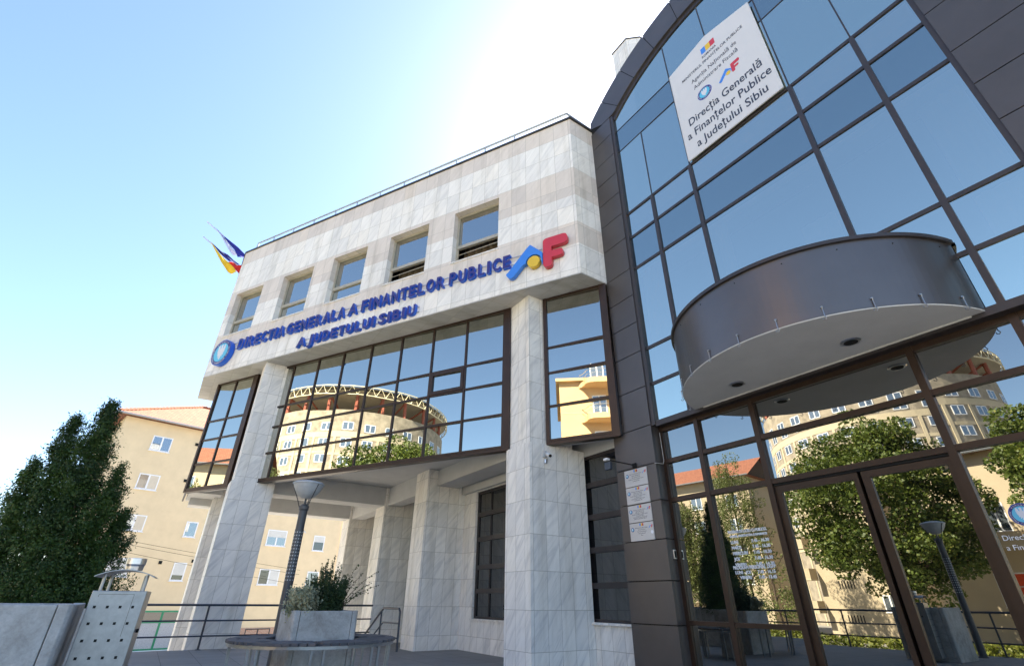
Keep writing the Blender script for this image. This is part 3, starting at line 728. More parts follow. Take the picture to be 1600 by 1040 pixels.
# banner
ban = thing('name_banner', 'large white name board with a stepped top edge fixed over the blue curtain wall', 'sign', (-2.8, 6.83, 9))
m = MB(); tripoly(m, [(-3.79, 8.93), (-1.79, 8.92), (-1.80, 11.65), (-2.78, 11.89), (-3.78, 11.68)], 6.82, 6.845, 0, 0); m.build('board', M['banner'], ban)
yb = 6.818
for i, c in enumerate(('logoblue', 'logoyellow', 'logored')): MB().slab([(-2.94 + i * .11, 11.42), (-2.83 + i * .11, 11.42), (-2.83 + i * .11, 11.60), (-2.94 + i * .11, 11.60)], yb - .001, yb).build('flag_stripe', M[c], ban)
T = lambda s_, x0, x1, z, h, off=0.: text(s_, 'text_line', WORLD, (x0 + x1) / 2, yb, z, h, M['ink'], ban, width=x1 - x0, ext=.001, off=off)
T('ROMANIA', -2.95, -2.61, 11.29, .10, .001); T('MINISTERUL FINANȚELOR PUBLICE', -3.50, -2.04, 11.13, .115, .001)
T('Agenția Națională de', -3.31, -2.24, 10.86, .165); T('Administrare Fiscală', -3.29, -2.26, 10.64, .165)
T('Direcția Generală', -3.58, -1.96, 9.78, .30, .003); T('a Finanțelor Publice', -3.68, -1.86, 9.44, .30, .003); T('a Județului Sibiu', -3.52, -2.01, 9.10, .30, .003)
af_logo(WORLD, -2.78, 10.20, .31, yb - .002, yb, ban)
emblem('disc', WORLD, -3.10, 10.33, .165, yb - .004, .004, ban)

# plaques on the cladding pillar
PT = [('uppermost steel plaque on the dark pillar, just below the floodlight arm', 2.87, 3.165, ['Ministerul Finanțelor Publice', 'Agenția Națională de', 'Administrare Fiscală', 'Direcția Generală a Finanțelor Publice', 'a județului Sibiu']),
      ('second steel plaque from the top, above the panel joint of the dark pillar', 2.57, 2.855, ['Ministerul Finanțelor Publice', 'Agenția Națională de', 'Administrare Fiscală', 'Direcția Generală a Finanțelor Publice', 'a județului Sibiu', 'Administrația Finanțelor Publice', 'a municipiului Sibiu']),
      ('third steel plaque down, with the longest text, on the dark pillar', 2.265, 2.545, ['Ministerul Finanțelor Publice', 'Agenția Națională de', 'Administrare Fiscală', 'Direcția Generală a Finanțelor Publice', 'a județului Sibiu', 'Activitatea de Inspecție Fiscală', 'pentru Contribuabili Mijlocii']),
      ('lowest, browner plaque with a small white round badge on the dark pillar', 1.965, 2.25, ['Ministerul Finanțelor Publice', 'Garda Financiară', 'Comisariatul Regional', 'Secția Județeană', 'Sibiu'])]
for k, (lb, z0, z1, lines) in enumerate(PT):
    pq = thing('plaque', lb, 'plaque', (-6.15, 6.8, z0), group='plaques beside the entrance')
    x0, x1, y = -6.42, -5.885, 6.806
    MB().box(x0, x1, y, YC - .001, z0, z1).build('plate', M['plaque'], pq)
    for i, c in enumerate(('logoblue', 'logoyellow', 'logored')): MB().box(-6.19 + i * .03, -6.16 + i * .03, y - .001, y, z1 - .052, z1 - .008).build('flag_stripe', M[c], pq)
    emblem('badge', WORLD, x0 + .065, z1 - .10, .034, y - .002, .002, pq, txt=False)
    af_logo(WORLD, x1 - .105, z1 - .10, .058, y - .001, y, pq)
    for i, t in enumerate(lines):
        wl = .016 * len(t) * .62; text(t, 'text_line', WORLD, (x0 + x1) / 2, y, z1 - .088 - i * (z1 - z0 - .11) / max(6, len(lines)), .026, M['ink'], pq, ext=.0005, width=min(.36, wl))
    if k == 3: m = MB(); tripoly(m, circ(x1 - .04, z0 + .12, .028, 20), y - .0015, y, 0, 0); m.build('round_sticker', M['vinyl'], pq)

# opening hours on the glass
hr = thing('opening_hours', 'white opening hours lettering on the glass left of the doors', 'lettering', (-4.35, 7.0, 1.6))
yh = YL - .006
def H(t, xa, xb, z, h): text(t, 'text_line', WORLD, (xa + xb) / 2, yh, z, h * 1.12, M['vinyl'], hr, width=xb - xa, ext=.0006, off=.0022)
H('PROGRAM DE LUCRU CU PUBLICUL', -4.68, -4.06, 1.955, .048); H('GHISEUL, REGISTRATURA SI INFORMATII', -4.66, -4.07, 1.90, .036)
for i, (d_, t_) in enumerate((('LUNI', '7.45 - 16.30'), ('MARTI', '7.45 - 16.30'), ('MIERCURI', '7.45 - 18.30'), ('JOI', '7.45 - 16.30'), ('VINERI', '7.45 - 14.30'))):
    z = 1.815 - i * .075; H(d_, -4.66, -4.66 + .03 * len(d_), z, .05); H(t_, -4.33, -4.06, z, .05)
H('PROGRAM PERSONAL DGFP', -4.70, -4.05, 1.475, .056)
H('LUNI - JOI', -4.68, -4.44, 1.415, .05); H('7.45 - 16.15', -4.33, -4.07, 1.415, .05); H('VINERI', -4.62, -4.44, 1.35, .05); H('7.45 - 13.45', -4.33, -4.07, 1.35, .05)
ge = thing('glass_emblem', 'round blue eagle emblem with the directorate name on the glass right of the doors', 'sign', (-1.35, 7.0, 1.8))
emblem('disc', WORLD, -1.385, 1.845, .105, YL - .008, .003, ge)
text('Direcția Generală', 'text_line', WORLD, -1.62, yh, 1.62, .07, M['vinyl'], ge, align='LEFT', ext=.0006)
text('a Finanțelor Publice', 'text_line', WORLD, -1.62, yh, 1.53, .07, M['vinyl'], ge, align='LEFT', ext=.0006)

# ================================================================== TERRACE FURNITURE
def railing(name, label, pts, posts, hs=(.90, .58, .27)):
    """pts: the two ends; posts: parameters along it"""
    t = thing(name, label, 'railing', ((pts[0][0] + pts[1][0]) / 2, (pts[0][1] + pts[1][1]) / 2, 0))
    a, b = Vector(pts[0]), Vector(pts[1])
    for i, hgt in enumerate(hs):
        r = .024 if i == 0 else .017
        MB().tube([(a.x, a.y, hgt), (b.x, b.y, hgt)], r, 8).build('handrail' if i == 0 else 'cross_bar', M['railpaint'], t)
    for k in posts:
        p = a.lerp(b, k); MB().tube([(p.x, p.y, 0), (p.x, p.y, hs[0])], .022, 8).box(p.x - .05, p.x + .05, p.y - .05, p.y + .05, .001, .012).build('post', M['railpaint'], t)
    return t
railing('terrace_railing', 'dark three-bar railing on the terrace edge in front of the far marble pillars', [(-15.0, -2.9), (-15.0, 5.4)], [.04, .20, .36, .516, .72, .90])
railing('terrace_railing', 'dark three-bar railing along the street side of the terrace, mirrored in the doors', [(-14.9, -2.9), (8.8, -2.9)], [k / 14 for k in range(15)])
sr = thing('stair_handrail', 'bent dark tube handrail at the steps beside the inner marble pillar', 'handrail', (-13, 5.2, 0))
MB().tube([(-12.50, 5.2, 0), (-12.53, 5.2, .80), (-12.60, 5.2, .86), (-13.62, 5.2, .86), (-13.74, 5.2, .80), (-15.0, 5.2, .12)], .026, 8).build('top_tube', M['railpaint'], sr)
MB().tube([(-12.53, 5.2, .56), (-13.55, 5.2, .55), (-13.70, 5.2, .48), (-14.7, 5.2, -.05)], .018, 8).build('cross_bar', M['railpaint'], sr)
MB().tube([(-12.52, 5.2, .26), (-13.62, 5.2, .26)], .018, 8).build('cross_bar', M['railpaint'], sr)
MB().tube([(-13.74, 5.2, .80), (-13.72, 5.2, 0)], .022, 8).build('post', M['railpaint'], sr)

# litter bin
BF = frame(-5.03, -.315, radians(84))
bn = thing('litter_bin', 'perforated grey steel litter bin with arched hood and ashtray beside the concrete trough', 'litter bin', (-5.1, -.15, 0), rz=0)
m = MB(BF); m.box(0, .335, 0, .30, .08, 1.09); body = m.build('body', M['zinc'], bn, bevel=.004)
m = MB(BF)
for r_ in range(8):
    for c_ in range(4):
        x, z = .045 + c_ * .077, .985 - r_ * .104; m.box(x - .0085, x + .0085, -.0015, .004, z - .0085, z + .0085)
m.build('perforation', M['gap'], body)
m = MB(BF)
m.box(.045, .26, -.001, .002, 1.066, 1.068); m.box(.26, .262, -.001, .002, .80, 1.068); m.box(.045, .047, -.001, .002, 1.05, 1.068); m.build('door_seam', M['cframe'], body)
MB(BF).tube([(.336, .10, .83), (.352, .10, .83)], .013, 10).build('lock', M['gap'], body)
for x, y in ((.035, .05), (.30, .05), (.27, .25), (.05, .25)): MB(BF).tube([(x, y, 1.09), (x, y, 1.20)], .0115, 8).build('hood_post', M['zinc'], bn)
m = MB(BF); n = 16
for k in range(n):
    x0, x1 = -.02 + .375 * k / n, -.02 + .375 * (k + 1) / n; f_ = lambda x: 1.185 + .048 * (1 - ((x - .1675) / .1875) ** 2)
    m.face([(x0, -.03, f_(x0)), (x1, -.03, f_(x1)), (x1, .33, f_(x1)), (x0, .33, f_(x0))], 0, True)
    m.face([(x0, -.03, f_(x0) - .006), (x0, .33, f_(x0) - .006), (x1, .33, f_(x1) - .006), (x1, -.03, f_(x1) - .006)], 0, True)
    m.face([(x0, -.03, f_(x0) - .006), (x1, -.03, f_(x1) - .006), (x1, -.03, f_(x1)), (x0, -.03, f_(x0))])
m.build('hood', M['zinc'], bn)
c_ = BF @ Vector((.185, .15, 0))
m = MB(); m.lathe(c_.x, c_.y, [(0, 1.232), (.058, 1.233), (.060, 1.26), (.066, 1.275), (.066, 1.315), (.060, 1.318), (.056, 1.30), (0, 1.295)], 28); m.build('ashtray', M['steel'], bn)

# concrete planters
def cube_planter(label, cx, cy, hw, h):
    t = thing('square_planter', label, 'planter', (cx, cy, 0), group='square concrete planters')
    for sx, sy in ((1, 0), (-1, 0), (0, 1), (0, -1)):
        m = MB()
        if sx: m.box(cx + sx * hw, cx + sx * (hw - .07), cy - hw + .085, cy + hw - .085, 0, h)
        else: m.box(cx - hw + .085, cx + hw - .085, cy + sy * hw, cy + sy * (hw - .07), 0, h)
        m.build('side_panel', M['concrete'], t, bevel=.008)
    for sx in (1, -1):
        for sy in (1, -1):
            X, Y = cx + sx * hw, cy + sy * hw; p = [(X - sx * .08, Y), (X - sx * .02, Y), (X, Y - sy * .02), (X, Y - sy * .08), (X - sx * .08, Y - sy * .08)]
            ar = sum(p[i][0]*p[(i+1)%5][1]-p[(i+1)%5][0]*p[i][1] for i in range(5))
            MB().prism(p if ar > 0 else p[::-1], 0, h + .004).build('corner_post', M['concrete'], t, bevel=.006)
    MB().box(cx - hw + .071, cx + hw - .071, cy - hw + .071, cy + hw - .071, .3, h - .07).build('soil', M['soil'], t)
    return t
cube_planter('square concrete planter cut by the left edge, directly beside the litter bin', -5.31, -.875, .50, 1.0)
cube_planter('square concrete planter that holds the tall dark evergreen', -10.85, -1.15, .72, .9)

# square planter with round bench
PX, PY = -8.03, 2.12
PX, PY = -8.03, 2.12
cube_planter('square concrete planter in the middle of the round bench', PX, PY, .425, .91)
rb = thing('round_bench', 'round bench of grey slats on steel legs encircling the concrete planter', 'bench', (PX, PY, 0))
m = MB(); NS = 8
for s_ in range(NS):
    F_ = frame(PX, PY, 2 * pi * s_ / NS + .2); m.fr = WORLD
    R_i, R_o = .66, 1.09; tanh = math.tan(pi / NS)
    k = -9
    for k in range(-5, 5):
        y0, y1 = k * .094 + .004, (k + 1) * .094 - .004
        ym = max(abs(y0), abs(y1)); xo = math.sqrt(max(0, R_o ** 2 - ym ** 2)); xi = max(R_i * .9, ym / tanh + .005)
        if xi > xo - .03: continue
        pts_ = [(xi, y0), (xo, y0), (xo, y1), (xi, y1)]; pw = [F_ @ Vector((a, b, 0)) for a, b in pts_]
        m.prism([(p.x, p.y) for p in pw], .555, .585)
m.build('seat_slats', M['wood'], rb)
for a_, b_ in ((1.045, 1.072), (.66, .69)): MB().lathe(PX, PY, [(a_, .552), (b_, .552), (b_, .518), (a_, .518), (a_, .552)], 48).build('steel_ring', M['zinc'], rb)
for k in range(8):
    for dk in (-.07, .07):
        a = 2 * pi * k / 8 + .2 + pi / 8 + dk; ca, sa = cos(a), sin(a)
        MB().tube([(PX + ca * 1.03, PY + sa * 1.03, .519), (PX + ca * 1.0, PY + sa * 1.0, 0)], .019, 4).build('leg', M['zinc'], rb)

# lamps
def lamp(x, y):
    t = thing('street_lamp', 'grey lamp post with a bowl-shaped head rising behind the round bench', 'street lamp', (0, 0, 0), group='lamp posts on the terrace')
    m = MB(); m.lathe(0, 0, [(.10, 0), (.10, .02), (.078, .03), (.073, 1.28), (.070, 2.10), (.070, 2.42), (.082, 2.44), (.084, 2.50), (.05, 2.53), (.018, 2.54), (.016, 2.66)], 24); m.build('pole', M['lamp'], t)
    m = MB(); m.lathe(0, 0, [(.0742, 1.27), (.0742, 2.11)], 24); sl = m.build('perforated_sleeve', M['lamp'], t)
    m = MB()
    for r_ in range(15):
        for c_ in range(11):
            a = 2 * pi * c_ / 11; z = 1.32 + r_ * .053; rr_ = .0745; d_ = .0095
            ca, sa = cos(a), sin(a); tx, ty = -sa * d_, ca * d_; q = rr_ + .0008
            m.face([(ca*q - tx, sa*q - ty, z - d_), (ca*q + tx, sa*q + ty, z - d_), (ca*q + tx, sa*q + ty, z + d_), (ca*q - tx, sa*q - ty, z + d_)])
    m.build('perforation', M['lampwhite'], sl)  # no real holes: pale squares paint in the light showing through the sleeve
    m = MB(); m.lathe(0, 0, [(.0, 2.62), (.085, 2.63), (.15, 2.68), (.205, 2.745), (.245, 2.815), (.262, 2.865)], 32); m.build('bowl', M['lampwhite'], t)
    m = MB(); m.lathe(0, 0, [(.258, 2.862), (.272, 2.866), (.275, 2.885), (.25, 2.905), (.12, 2.935), (0, 2.945)], 32); m.build('lid', M['lampwhite'], t)
    for k in range(3):
        a = 2 * pi * k / 3 + .45; MB().tube([(.08 * cos(a), .08 * sin(a), 2.47), (.135 * cos(a), .135 * sin(a), 2.60), (.268 * cos(a), .268 * sin(a), 2.86)], .0085, 6).build('stay_rod', M['lamp'], t)
    t.location = (x, y, 0)
    return t
l1 = lamp(-9.62, 1.96)
l2 = copy_tree(l1); l2.location = (-5.0, -2.3, 0); l2['label'] = 'grey lamp post near the street railing, visible only as a mirror image in the doors'

# security camera on the pillar
sc = thing('security_camera', 'white cylindrical security camera on the right face of the near marble pillar', 'camera', (-7.69, 5.93, 3.55))
MB().box(-7.699, -7.66, 5.88, 5.96, 3.57, 3.70).build('bracket', M['plaster'], sc)
MB().tube([(-7.66, 5.93, 3.50), (-7.63, 5.93, 3.47), (-7.60, 5.92, 3.52)], .014, 8).lathe(-7.67, 5.93, [(0, 3.44), (.035, 3.45), (.035, 3.52), (0, 3.53)], 12).build('joint', M['steel'], sc)
MB().tube([(-7.62, 5.94, 3.62), (-7.45, 5.88, 3.545)], .036, 14).build('housing', M['white'], sc)
MB().tube([(-7.451, 5.88, 3.5455), (-7.435, 5.875, 3.539)], .030, 14).build('lens', M['gap'], sc)
fl = thing('floodlight', 'small blue-grey floodlight with white sensor on a black arm above the plaques', 'lamp', (-6.15, 6.8, 3.25))
MB().tube([(-6.15, 6.818, 3.23), (-6.18, 6.70, 3.245), (-6.42, 6.42, 3.33)], .013, 6).box(-6.19, -6.11, 6.79, 6.819, 3.19, 3.27).build('arm', M['gap'], fl)
MB().box(-6.49, -6.39, 6.36, 6.44, 3.315, 3.36).build('sensor', M['white'], fl, bevel=.01)
MB().box(-6.50, -6.35, 6.39, 6.45, 3.15, 3.29).build('flood_head', M['railpaint'], fl, bevel=.008)
cb = thing('entry_keypad', 'small silver keypad on the dark reveal left of the glazing', 'keypad', (-5.67, 6.98, 1.7))
MB().box(-5.669, -5.64, 6.93, 7.0, 1.66, 1.80).build('case', M['steel'], cb, bevel=.004)
MB().box(-5.639, -5.637, 6.945, 6.985, 1.68, 1.78).build('button_field', M['gap'], cb)
wr = MB(); wr.tube([(-5.69, 6.813, 3.185), (-5.66, 6.83, 3.18), (-5.655, 7.0, 3.19), (-5.64, 7.01, 3.24), (-5.64, 7.0, 3.75)], .006, 5)
tag(wr.build('wall_cable', M['plaster'], None), 'thin pale cable looping around the corner of the dark pillar', 'cable')

# flags
def flag(label, pole, patches, cat='flag'):
    t = thing('flag', label, cat, pole[0], group='flags at the left roof corner')
    MB().tube(pole, .022, 6).build('pole', M['fl_white'], t)
    for nm, mt, poly in patches:
        m = MB(); n = len(poly); c = sum((Vector(p) for p in poly), Vector()) / n
        # fan of small faces with folds in depth
        ring = []
        for i in range(n):
            a, b = Vector(poly[i]), Vector(poly[(i+1) % n])
            for k in range(4): ring.append(a.lerp(b, k / 4))
        lay = []
        for s_ in (0, .25, .5, .75, 1):
            lay.append([c.lerp(p, s_) + Vector((.07 * sin(p.y * 13 + p.z * 9) * (s_ if s_ < .8 else .8), 0, 0)) for p in ring])
        for j in range(4):
            for i in range(len(ring)):
                i2 = (i + 1) % len(ring); m.face([lay[j][i], lay[j][i2], lay[j+1][i2], lay[j+1][i]], 0, True)
        o = m.build(nm, M[mt], t)
    return t
flag('blue flag hanging along the upper of two poles at the far roof corner', [(-18.50, -1.93, 13.78), (-18.75, -.1, 12.86)],
     [('blue_cloth', 'fl_blue', [(-18.53, -1.62, 13.64), (-18.6, -.36, 12.97), (-18.61, -.40, 12.75), (-18.6, -.58, 12.72), (-18.6, -.62, 12.80), (-18.6, -.75, 12.98), (-18.56, -1.2, 13.38)]),
      ('pale_cloth', 'fl_white', [(-18.55, -1.45, 13.50), (-18.56, -1.2, 13.37), (-18.6, -.76, 12.98), (-18.6, -.62, 12.80), (-18.6, -.75, 12.77), (-18.58, -.90, 12.86), (-18.56, -1.18, 13.17)])])
flag('blue, yellow and red flag on the lower of two poles at the far roof corner', [(-18.50, -1.87, 13.07), (-18.7, -.1, 12.20)],
     [('blue_stripe', 'fl_blue', [(-18.53, -1.59, 12.94), (-18.55, -1.40, 12.86), (-18.6, -.42, 12.43), (-18.6, -.62, 12.43), (-18.6, -.80, 12.40), (-18.56, -1.24, 12.70)]),
      ('yellow_stripe', 'fl_yellow', [(-18.53, -1.58, 12.92), (-18.56, -1.26, 12.70), (-18.59, -.81, 12.36), (-18.6, -.60, 12.20), (-18.6, -.45, 12.04), (-18.6, -.57, 11.93), (-18.6, -.72, 11.97), (-18.57, -1.04, 12.25), (-18.55, -1.34, 12.62)]),
      ('red_stripe', 'fl_red', [(-18.59, -.83, 12.37), (-18.6, -.62, 12.42), (-18.6, -.36, 12.42), (-18.6, -.36, 12.02), (-18.6, -.60, 12.16)])])

# ================================================================== NEIGHBOURING BUILDINGS
def win(fr, x0, x1, z0, z1, parent, y=0., fm='upvc', pm='pane', mull=1, d=.06, trans=None, shut=0., pane2=None, fw=.07):
    """window: frame standing a little proud of the wall, panes as sub-parts"""
    m = MB(fr); ya, yb = y - .03, y + d
    m.box(x0, x0 + fw, ya, yb, z0, z1); m.box(x1 - fw, x1, ya, yb, z0, z1); m.box(x0 + fw, x1 - fw, ya, yb, z0, z0 + fw); m.box(x0 + fw, x1 - fw, ya, yb, z1 - fw, z1)
    for k in range(1, mull + 1):
        x = x0 + (x1 - x0) * k / (mull + 1); m.box(x - fw * .7, x + fw * .7, ya + .003, yb, z0 + fw, z1 - fw)
    if trans: m.box(x0 + fw, x1 - fw, ya + .004, yb, trans - .03, trans + .03)
    f = m.build('window', M[fm], parent)
    MB(fr).box(x0 + fw * .6, x1 - fw * .6, y - .012, y - .004, z0 + fw * .6, z1 - fw * .6).build('glass', M[pm], f)
    if pane2: MB(fr).box((x0 + x1) / 2 + .03, x1 - fw, y - .018, y - .013, z0 + fw, z1 - fw).build('curtain', M[pane2], f)
    if shut: MB(fr).box(x0 + fw * .9, x1 - fw * .9, y - .028, y - .014, z1 - fw - (z1 - z0 - 2 * fw) * shut, z1 - fw).build('roller_shutter', M['shutter'], f)
    MB(fr).box(x0 - .05, x1 + .05, y - .09, y - .001, z0 - .045, z0 - .002).build('sill', M['upvc'], f)
    return f
PF = frame(-41.38, -4.35, radians(102))
pe_ = thing('apartment_block', 'peach rendered apartment block with terracotta hipped roof seen left of the marble wing', 'building', (-45, 4, -1.9))
m = MB(PF); m.box(0, 17.2, 0, 11, -1.9, 12.0); m.build('wall', M['peach'], pe_)
MB(PF).box(10.7, 17.21, -.02, -.001, -1.9, -.78).build('brick_base', M['brick'], pe_); MB(PF).box(6.97, 7.35, -.02, -.001, -1.9, .30).build('brick_pier', M['brick'], pe_)
ov = .6
m = MB(PF); e0z = 12.05; rz_ = 15.4
A_, B_, C_, D_ = (-ov, -ov, e0z), (17.2 + ov, -ov, e0z), (17.2 + ov, 11 + ov, e0z), (-ov, 11 + ov, e0z)
R1_, R2_ = (5.4, 5.5, rz_), (12.0, 5.5, rz_)
m.face([A_, B_, R2_, R1_]); m.face([B_, C_, R2_]); m.face([C_, D_, R1_, R2_]); m.face([D_, A_, R1_]); m.face([D_, C_, B_, A_])
roof = m.build('roof', M['tile'], pe_)
m = MB(PF)
for a, b in ((A_, R1_), (R1_, R2_), (B_, R2_)):
    a, b = Vector(a), Vector(b); n = int((b - a).length / .36)
    for k in range(n): p = a.lerp(b, k / n) + Vector((0, 0, .05)); q = a.lerp(b, (k + .93) / n) + Vector((0, 0, .10)); m.tube([p, q], .10, 6)
m.build('ridge_tiles', M['tile'], roof)
m = MB(PF); m.tube([(-ov - .05, -ov - .07, 12.0), (17.2 + ov, -ov - .07, 11.98)], .075, 8); m.tube([(-ov - .07, -ov - .05, 12.0), (-ov - .07, 11, 12.0)], .075, 8); m.build('gutter', M['zinc'], roof)
win(PF, 1.92, 3.13, 10.02, 11.05, pe_); win(PF, 1.92, 3.15, 7.42, 8.43, pe_, pm='glass_dark', pane2='curtain')
win(PF, 1.97, 3.2, 4.82, 5.82, pe_, pane2='curtain'); win(PF, 2.0, 3.2, 2.15, 3.22, pe_, shut=.95)
win(PF, 5.6, 6.35, 4.72, 5.72, pe_, mull=0, pane2=None); win(PF, 5.62, 6.4, 2.02, 3.12, pe_, mull=0, pm='glass_dark', shut=.72)
win(PF, 11.25, 12.75, 4.58, 5.72, pe_, shut=.45); win(PF, 15.0, 15.95, 4.45, 5.6, pe_, mull=0, pm='glass_dark', shut=.42); win(PF, 11.3, 12.8, 1.92, 2.98, pe_, pm='glass_dark', pane2='shutter')
win(PF, 11.3, 12.8, 7.3, 8.4, pe_); win(PF, 11.3, 12.8, 10.0, 11.05, pe_); win(PF, 15.0, 15.95, 7.3, 8.4, pe_, mull=0); win(PF, 15.0, 15.95, 1.9, 2.95, pe_, mull=0)
win(PF, 11.25, 13.0, -1.55, -.84, pe_, pm='glass_dark', fm='cframe')
win(PF, 4.75, 6.95, -1.85, .30, pe_, fm='green', pm='lace', trans=-.36, fw=.09, mull=1)
MB(PF).box(4.85, 6.85, -.02, -.0135, -.32, .21).build('transom_glass', M['glass_dark'], pe_)
for s_, z in ((4.67, 10.95), (4.70, 8.34), (4.80, 3.07), (6.71, 3.25)): MB(PF).box(s_ - .10, s_ + .10, -.03, .01, z - .10, z + .10).build('vent', M['gap'], pe_)
MB(PF).tube([(14.0, -.01, 5.75), (14.0, -.12, 5.80), (14.15, -.16, 5.7)], .05, 6).build('satellite_bracket', M['steel'], pe_)
m = MB(PF); m.prism([(17.8, 2), (23, 2), (23, 9), (17.8, 9)], -1.9, 9.0); nb2 = m.build('distant_block', M['peach'], None); tag(nb2, 'distant block with a red panel strip just beyond the peach apartment block', 'building')
MB(PF).box(17.82, 18.1, 1.9, 1.99, 3.0, 8.8).build('red_panel', M['fl_red'], nb2)
for i, (z0, z1) in enumerate(((3.33, 2.72), (3.75, 3.22), (3.95, 3.45))):
    lb = ('lowest', 'middle', 'topmost')[i] + ' of the thin overhead wires strung in front of the peach apartment block'
    m = MB(PF); pts_ = [(-9 + 22 * k / 14, -3, z0 + (z1 - z0) * ((-9 + 22 * k / 14) - 2.2) / 3.9 - .25 * sin(pi * k / 14) + .3) for k in range(15)]
    m.tube(pts_, .012, 4); tag(m.build('overhead_wire', M['gap'], None), lb, 'wire', 'overhead wires')

# buildings across the street, mirrored in the glazing ------------------------------------------------
M['cream'] = mat('cream_render', (.45, .375, .26), .9, var=.06, scale=.6)
M['cream2'] = mat('pale_yellow_render', (.56, .38, .20), .9, var=.06, scale=.6)
M['rawconc'] = mat('raw_concrete_blockwork', (.30, .26, .20), .95, var=.35, scale=.9, bump=.2)
M['creamband'] = mat('cream_band', (.50, .43, .30), .9, var=.08, scale=.5)
M['redsteel'] = mat('red_primed_steel', (.30, .085, .05), .6)
M['truss'] = mat('cream_painted_truss', (.66, .60, .42), .6)
M['sheet'] = mat('sheet_roof', (.36, .33, .26), .7)
M['boards'] = mat('dark_gable_boards', (.07, .05, .035), .9)
M['redcurt'] = mat('red_curtain', (.62, .08, .025), .9, var=.2, scale=6)
def rform(name, label, cx, cy, R):
    t = thing(name, label, 'building', (cx, cy, -1.9))
    m = MB(); m.lathe(cx, cy, [(R, -1.9), (R, 31.6)], 72); m.lathe(cx, cy, [(R, 31.6), (R - .4, 31.6), (R - .4, 31.0)], 72); m.build('wall', M['rawconc'], t)
    m = MB()
    for z0, z1 in ((26.4, 27.4), (23.3, 23.8), (20.1, 20.7), (17.9, 18.4), (14.8, 15.4), (11.7, 12.2), (8.6, 9.2)): m.lathe(cx, cy, [(R, z0), (R + .06, z0), (R + .06, z1), (R, z1)], 72)
    m.build('cream_band', M['creamband'], t)
    m = MB()
    for k in range(30):
        a = 2 * pi * (k + .5) / 30; ca, sa = cos(a), sin(a); F_ = frame(cx + ca * R, cy + sa * R, a + pi / 2 + pi); m.fr = WORLD
        pw = [F_ @ Vector(p) for p in ((-.22, -.09, 0), (.22, -.09, 0), (.22, .1, 0), (-.22, .1, 0))]
        m.prism([(p.x, p.y) for p in pw][::1], -1.9, 26.4)
    m.build('cream_pilaster', M['creamband'], t)
    for k in range(30):
        a = 2 * pi * k / 30
        if sin(a) < -.15: continue
        F_ = frame(cx + cos(a) * (R + .02), cy + sin(a) * (R + .02), a + pi / 2)
        for j, zb in enumerate((27.7, 24.8, 21.7, 18.6, 15.5, 12.4)):
            m = MB(F_); hw = .95; h_ = 1.5
            if len([c for c in t.children]) > 88: break
            m.box(-hw, hw, -.02, .12, zb, zb + .12); m.box(-hw, hw, -.02, .12, zb + h_ - .12, zb + h_); m.box(-hw, -hw + .12, -.02, .12, zb, zb + h_); m.box(hw - .12, hw, -.02, .12, zb, zb + h_); m.box(-.08, .08, -.02, .12, zb, zb + h_)
            f = m.build('window', M['upvc'], t)
            MB(F_).box(-hw + .1, hw - .1, -.005, .03, zb + .1, zb + h_ - .1).build('glass', M['pane'], f)
    # ring roof on red columns
    m = MB(); m.lathe(cx, cy, [(R + .7, 35.9), (R - 5, 36.3), (R - 9.5, 34.8)], 72); m.lathe(cx, cy, [(R + .6, 35.3), (R - 9.5, 34.0)], 72); m.build('ring_roof', M['sheet'], t)
    m = MB(); n = 66
    for r_ in (R + .8,):
        for z in (34.4, 36.1):
            m.tube([(cx + r_ * cos(2*pi*k/n), cy + r_ * sin(2*pi*k/n), z) for k in range(n + 1)], .10, 5, caps=False)
        for k in range(n):
            a0, a1 = 2*pi*k/n, 2*pi*(k+1)/n; p = lambda a, z: (cx + r_ * cos(a), cy + r_ * sin(a), z)
            m.tube([p(a0, 34.4), p((a0+a1)/2, 36.1), p(a1, 34.4)], .075, 4, caps=False)
    m.build('truss_ring', M['truss'], t)
    for k in range(22):
        a = 2 * pi * k / 22; ca, sa = cos(a), sin(a)
        m = MB(); m.tube([(cx + ca * (R - .9), cy + sa * (R - .9), 31.4), (cx + ca * (R - .9), cy + sa * (R - .9), 35.3)], .30, 6); m.tube([(cx + ca * (R - 8), cy + sa * (R - 8), 31.8), (cx + ca * (R - .9), cy + sa * (R - .9), 35.1)], .18, 5); m.build('red_column', M['redsteel'], t)
    MB().lathe(cx, cy, [(R - .4, 31.1), (0, 31.3)], 48).build('deck', M['rawconc'], t)
    return t
rform('round_tower_building', 'unfinished round building with red-columned truss roof, mirrored in the bay glass', -34.1, -89.2, 18.1)

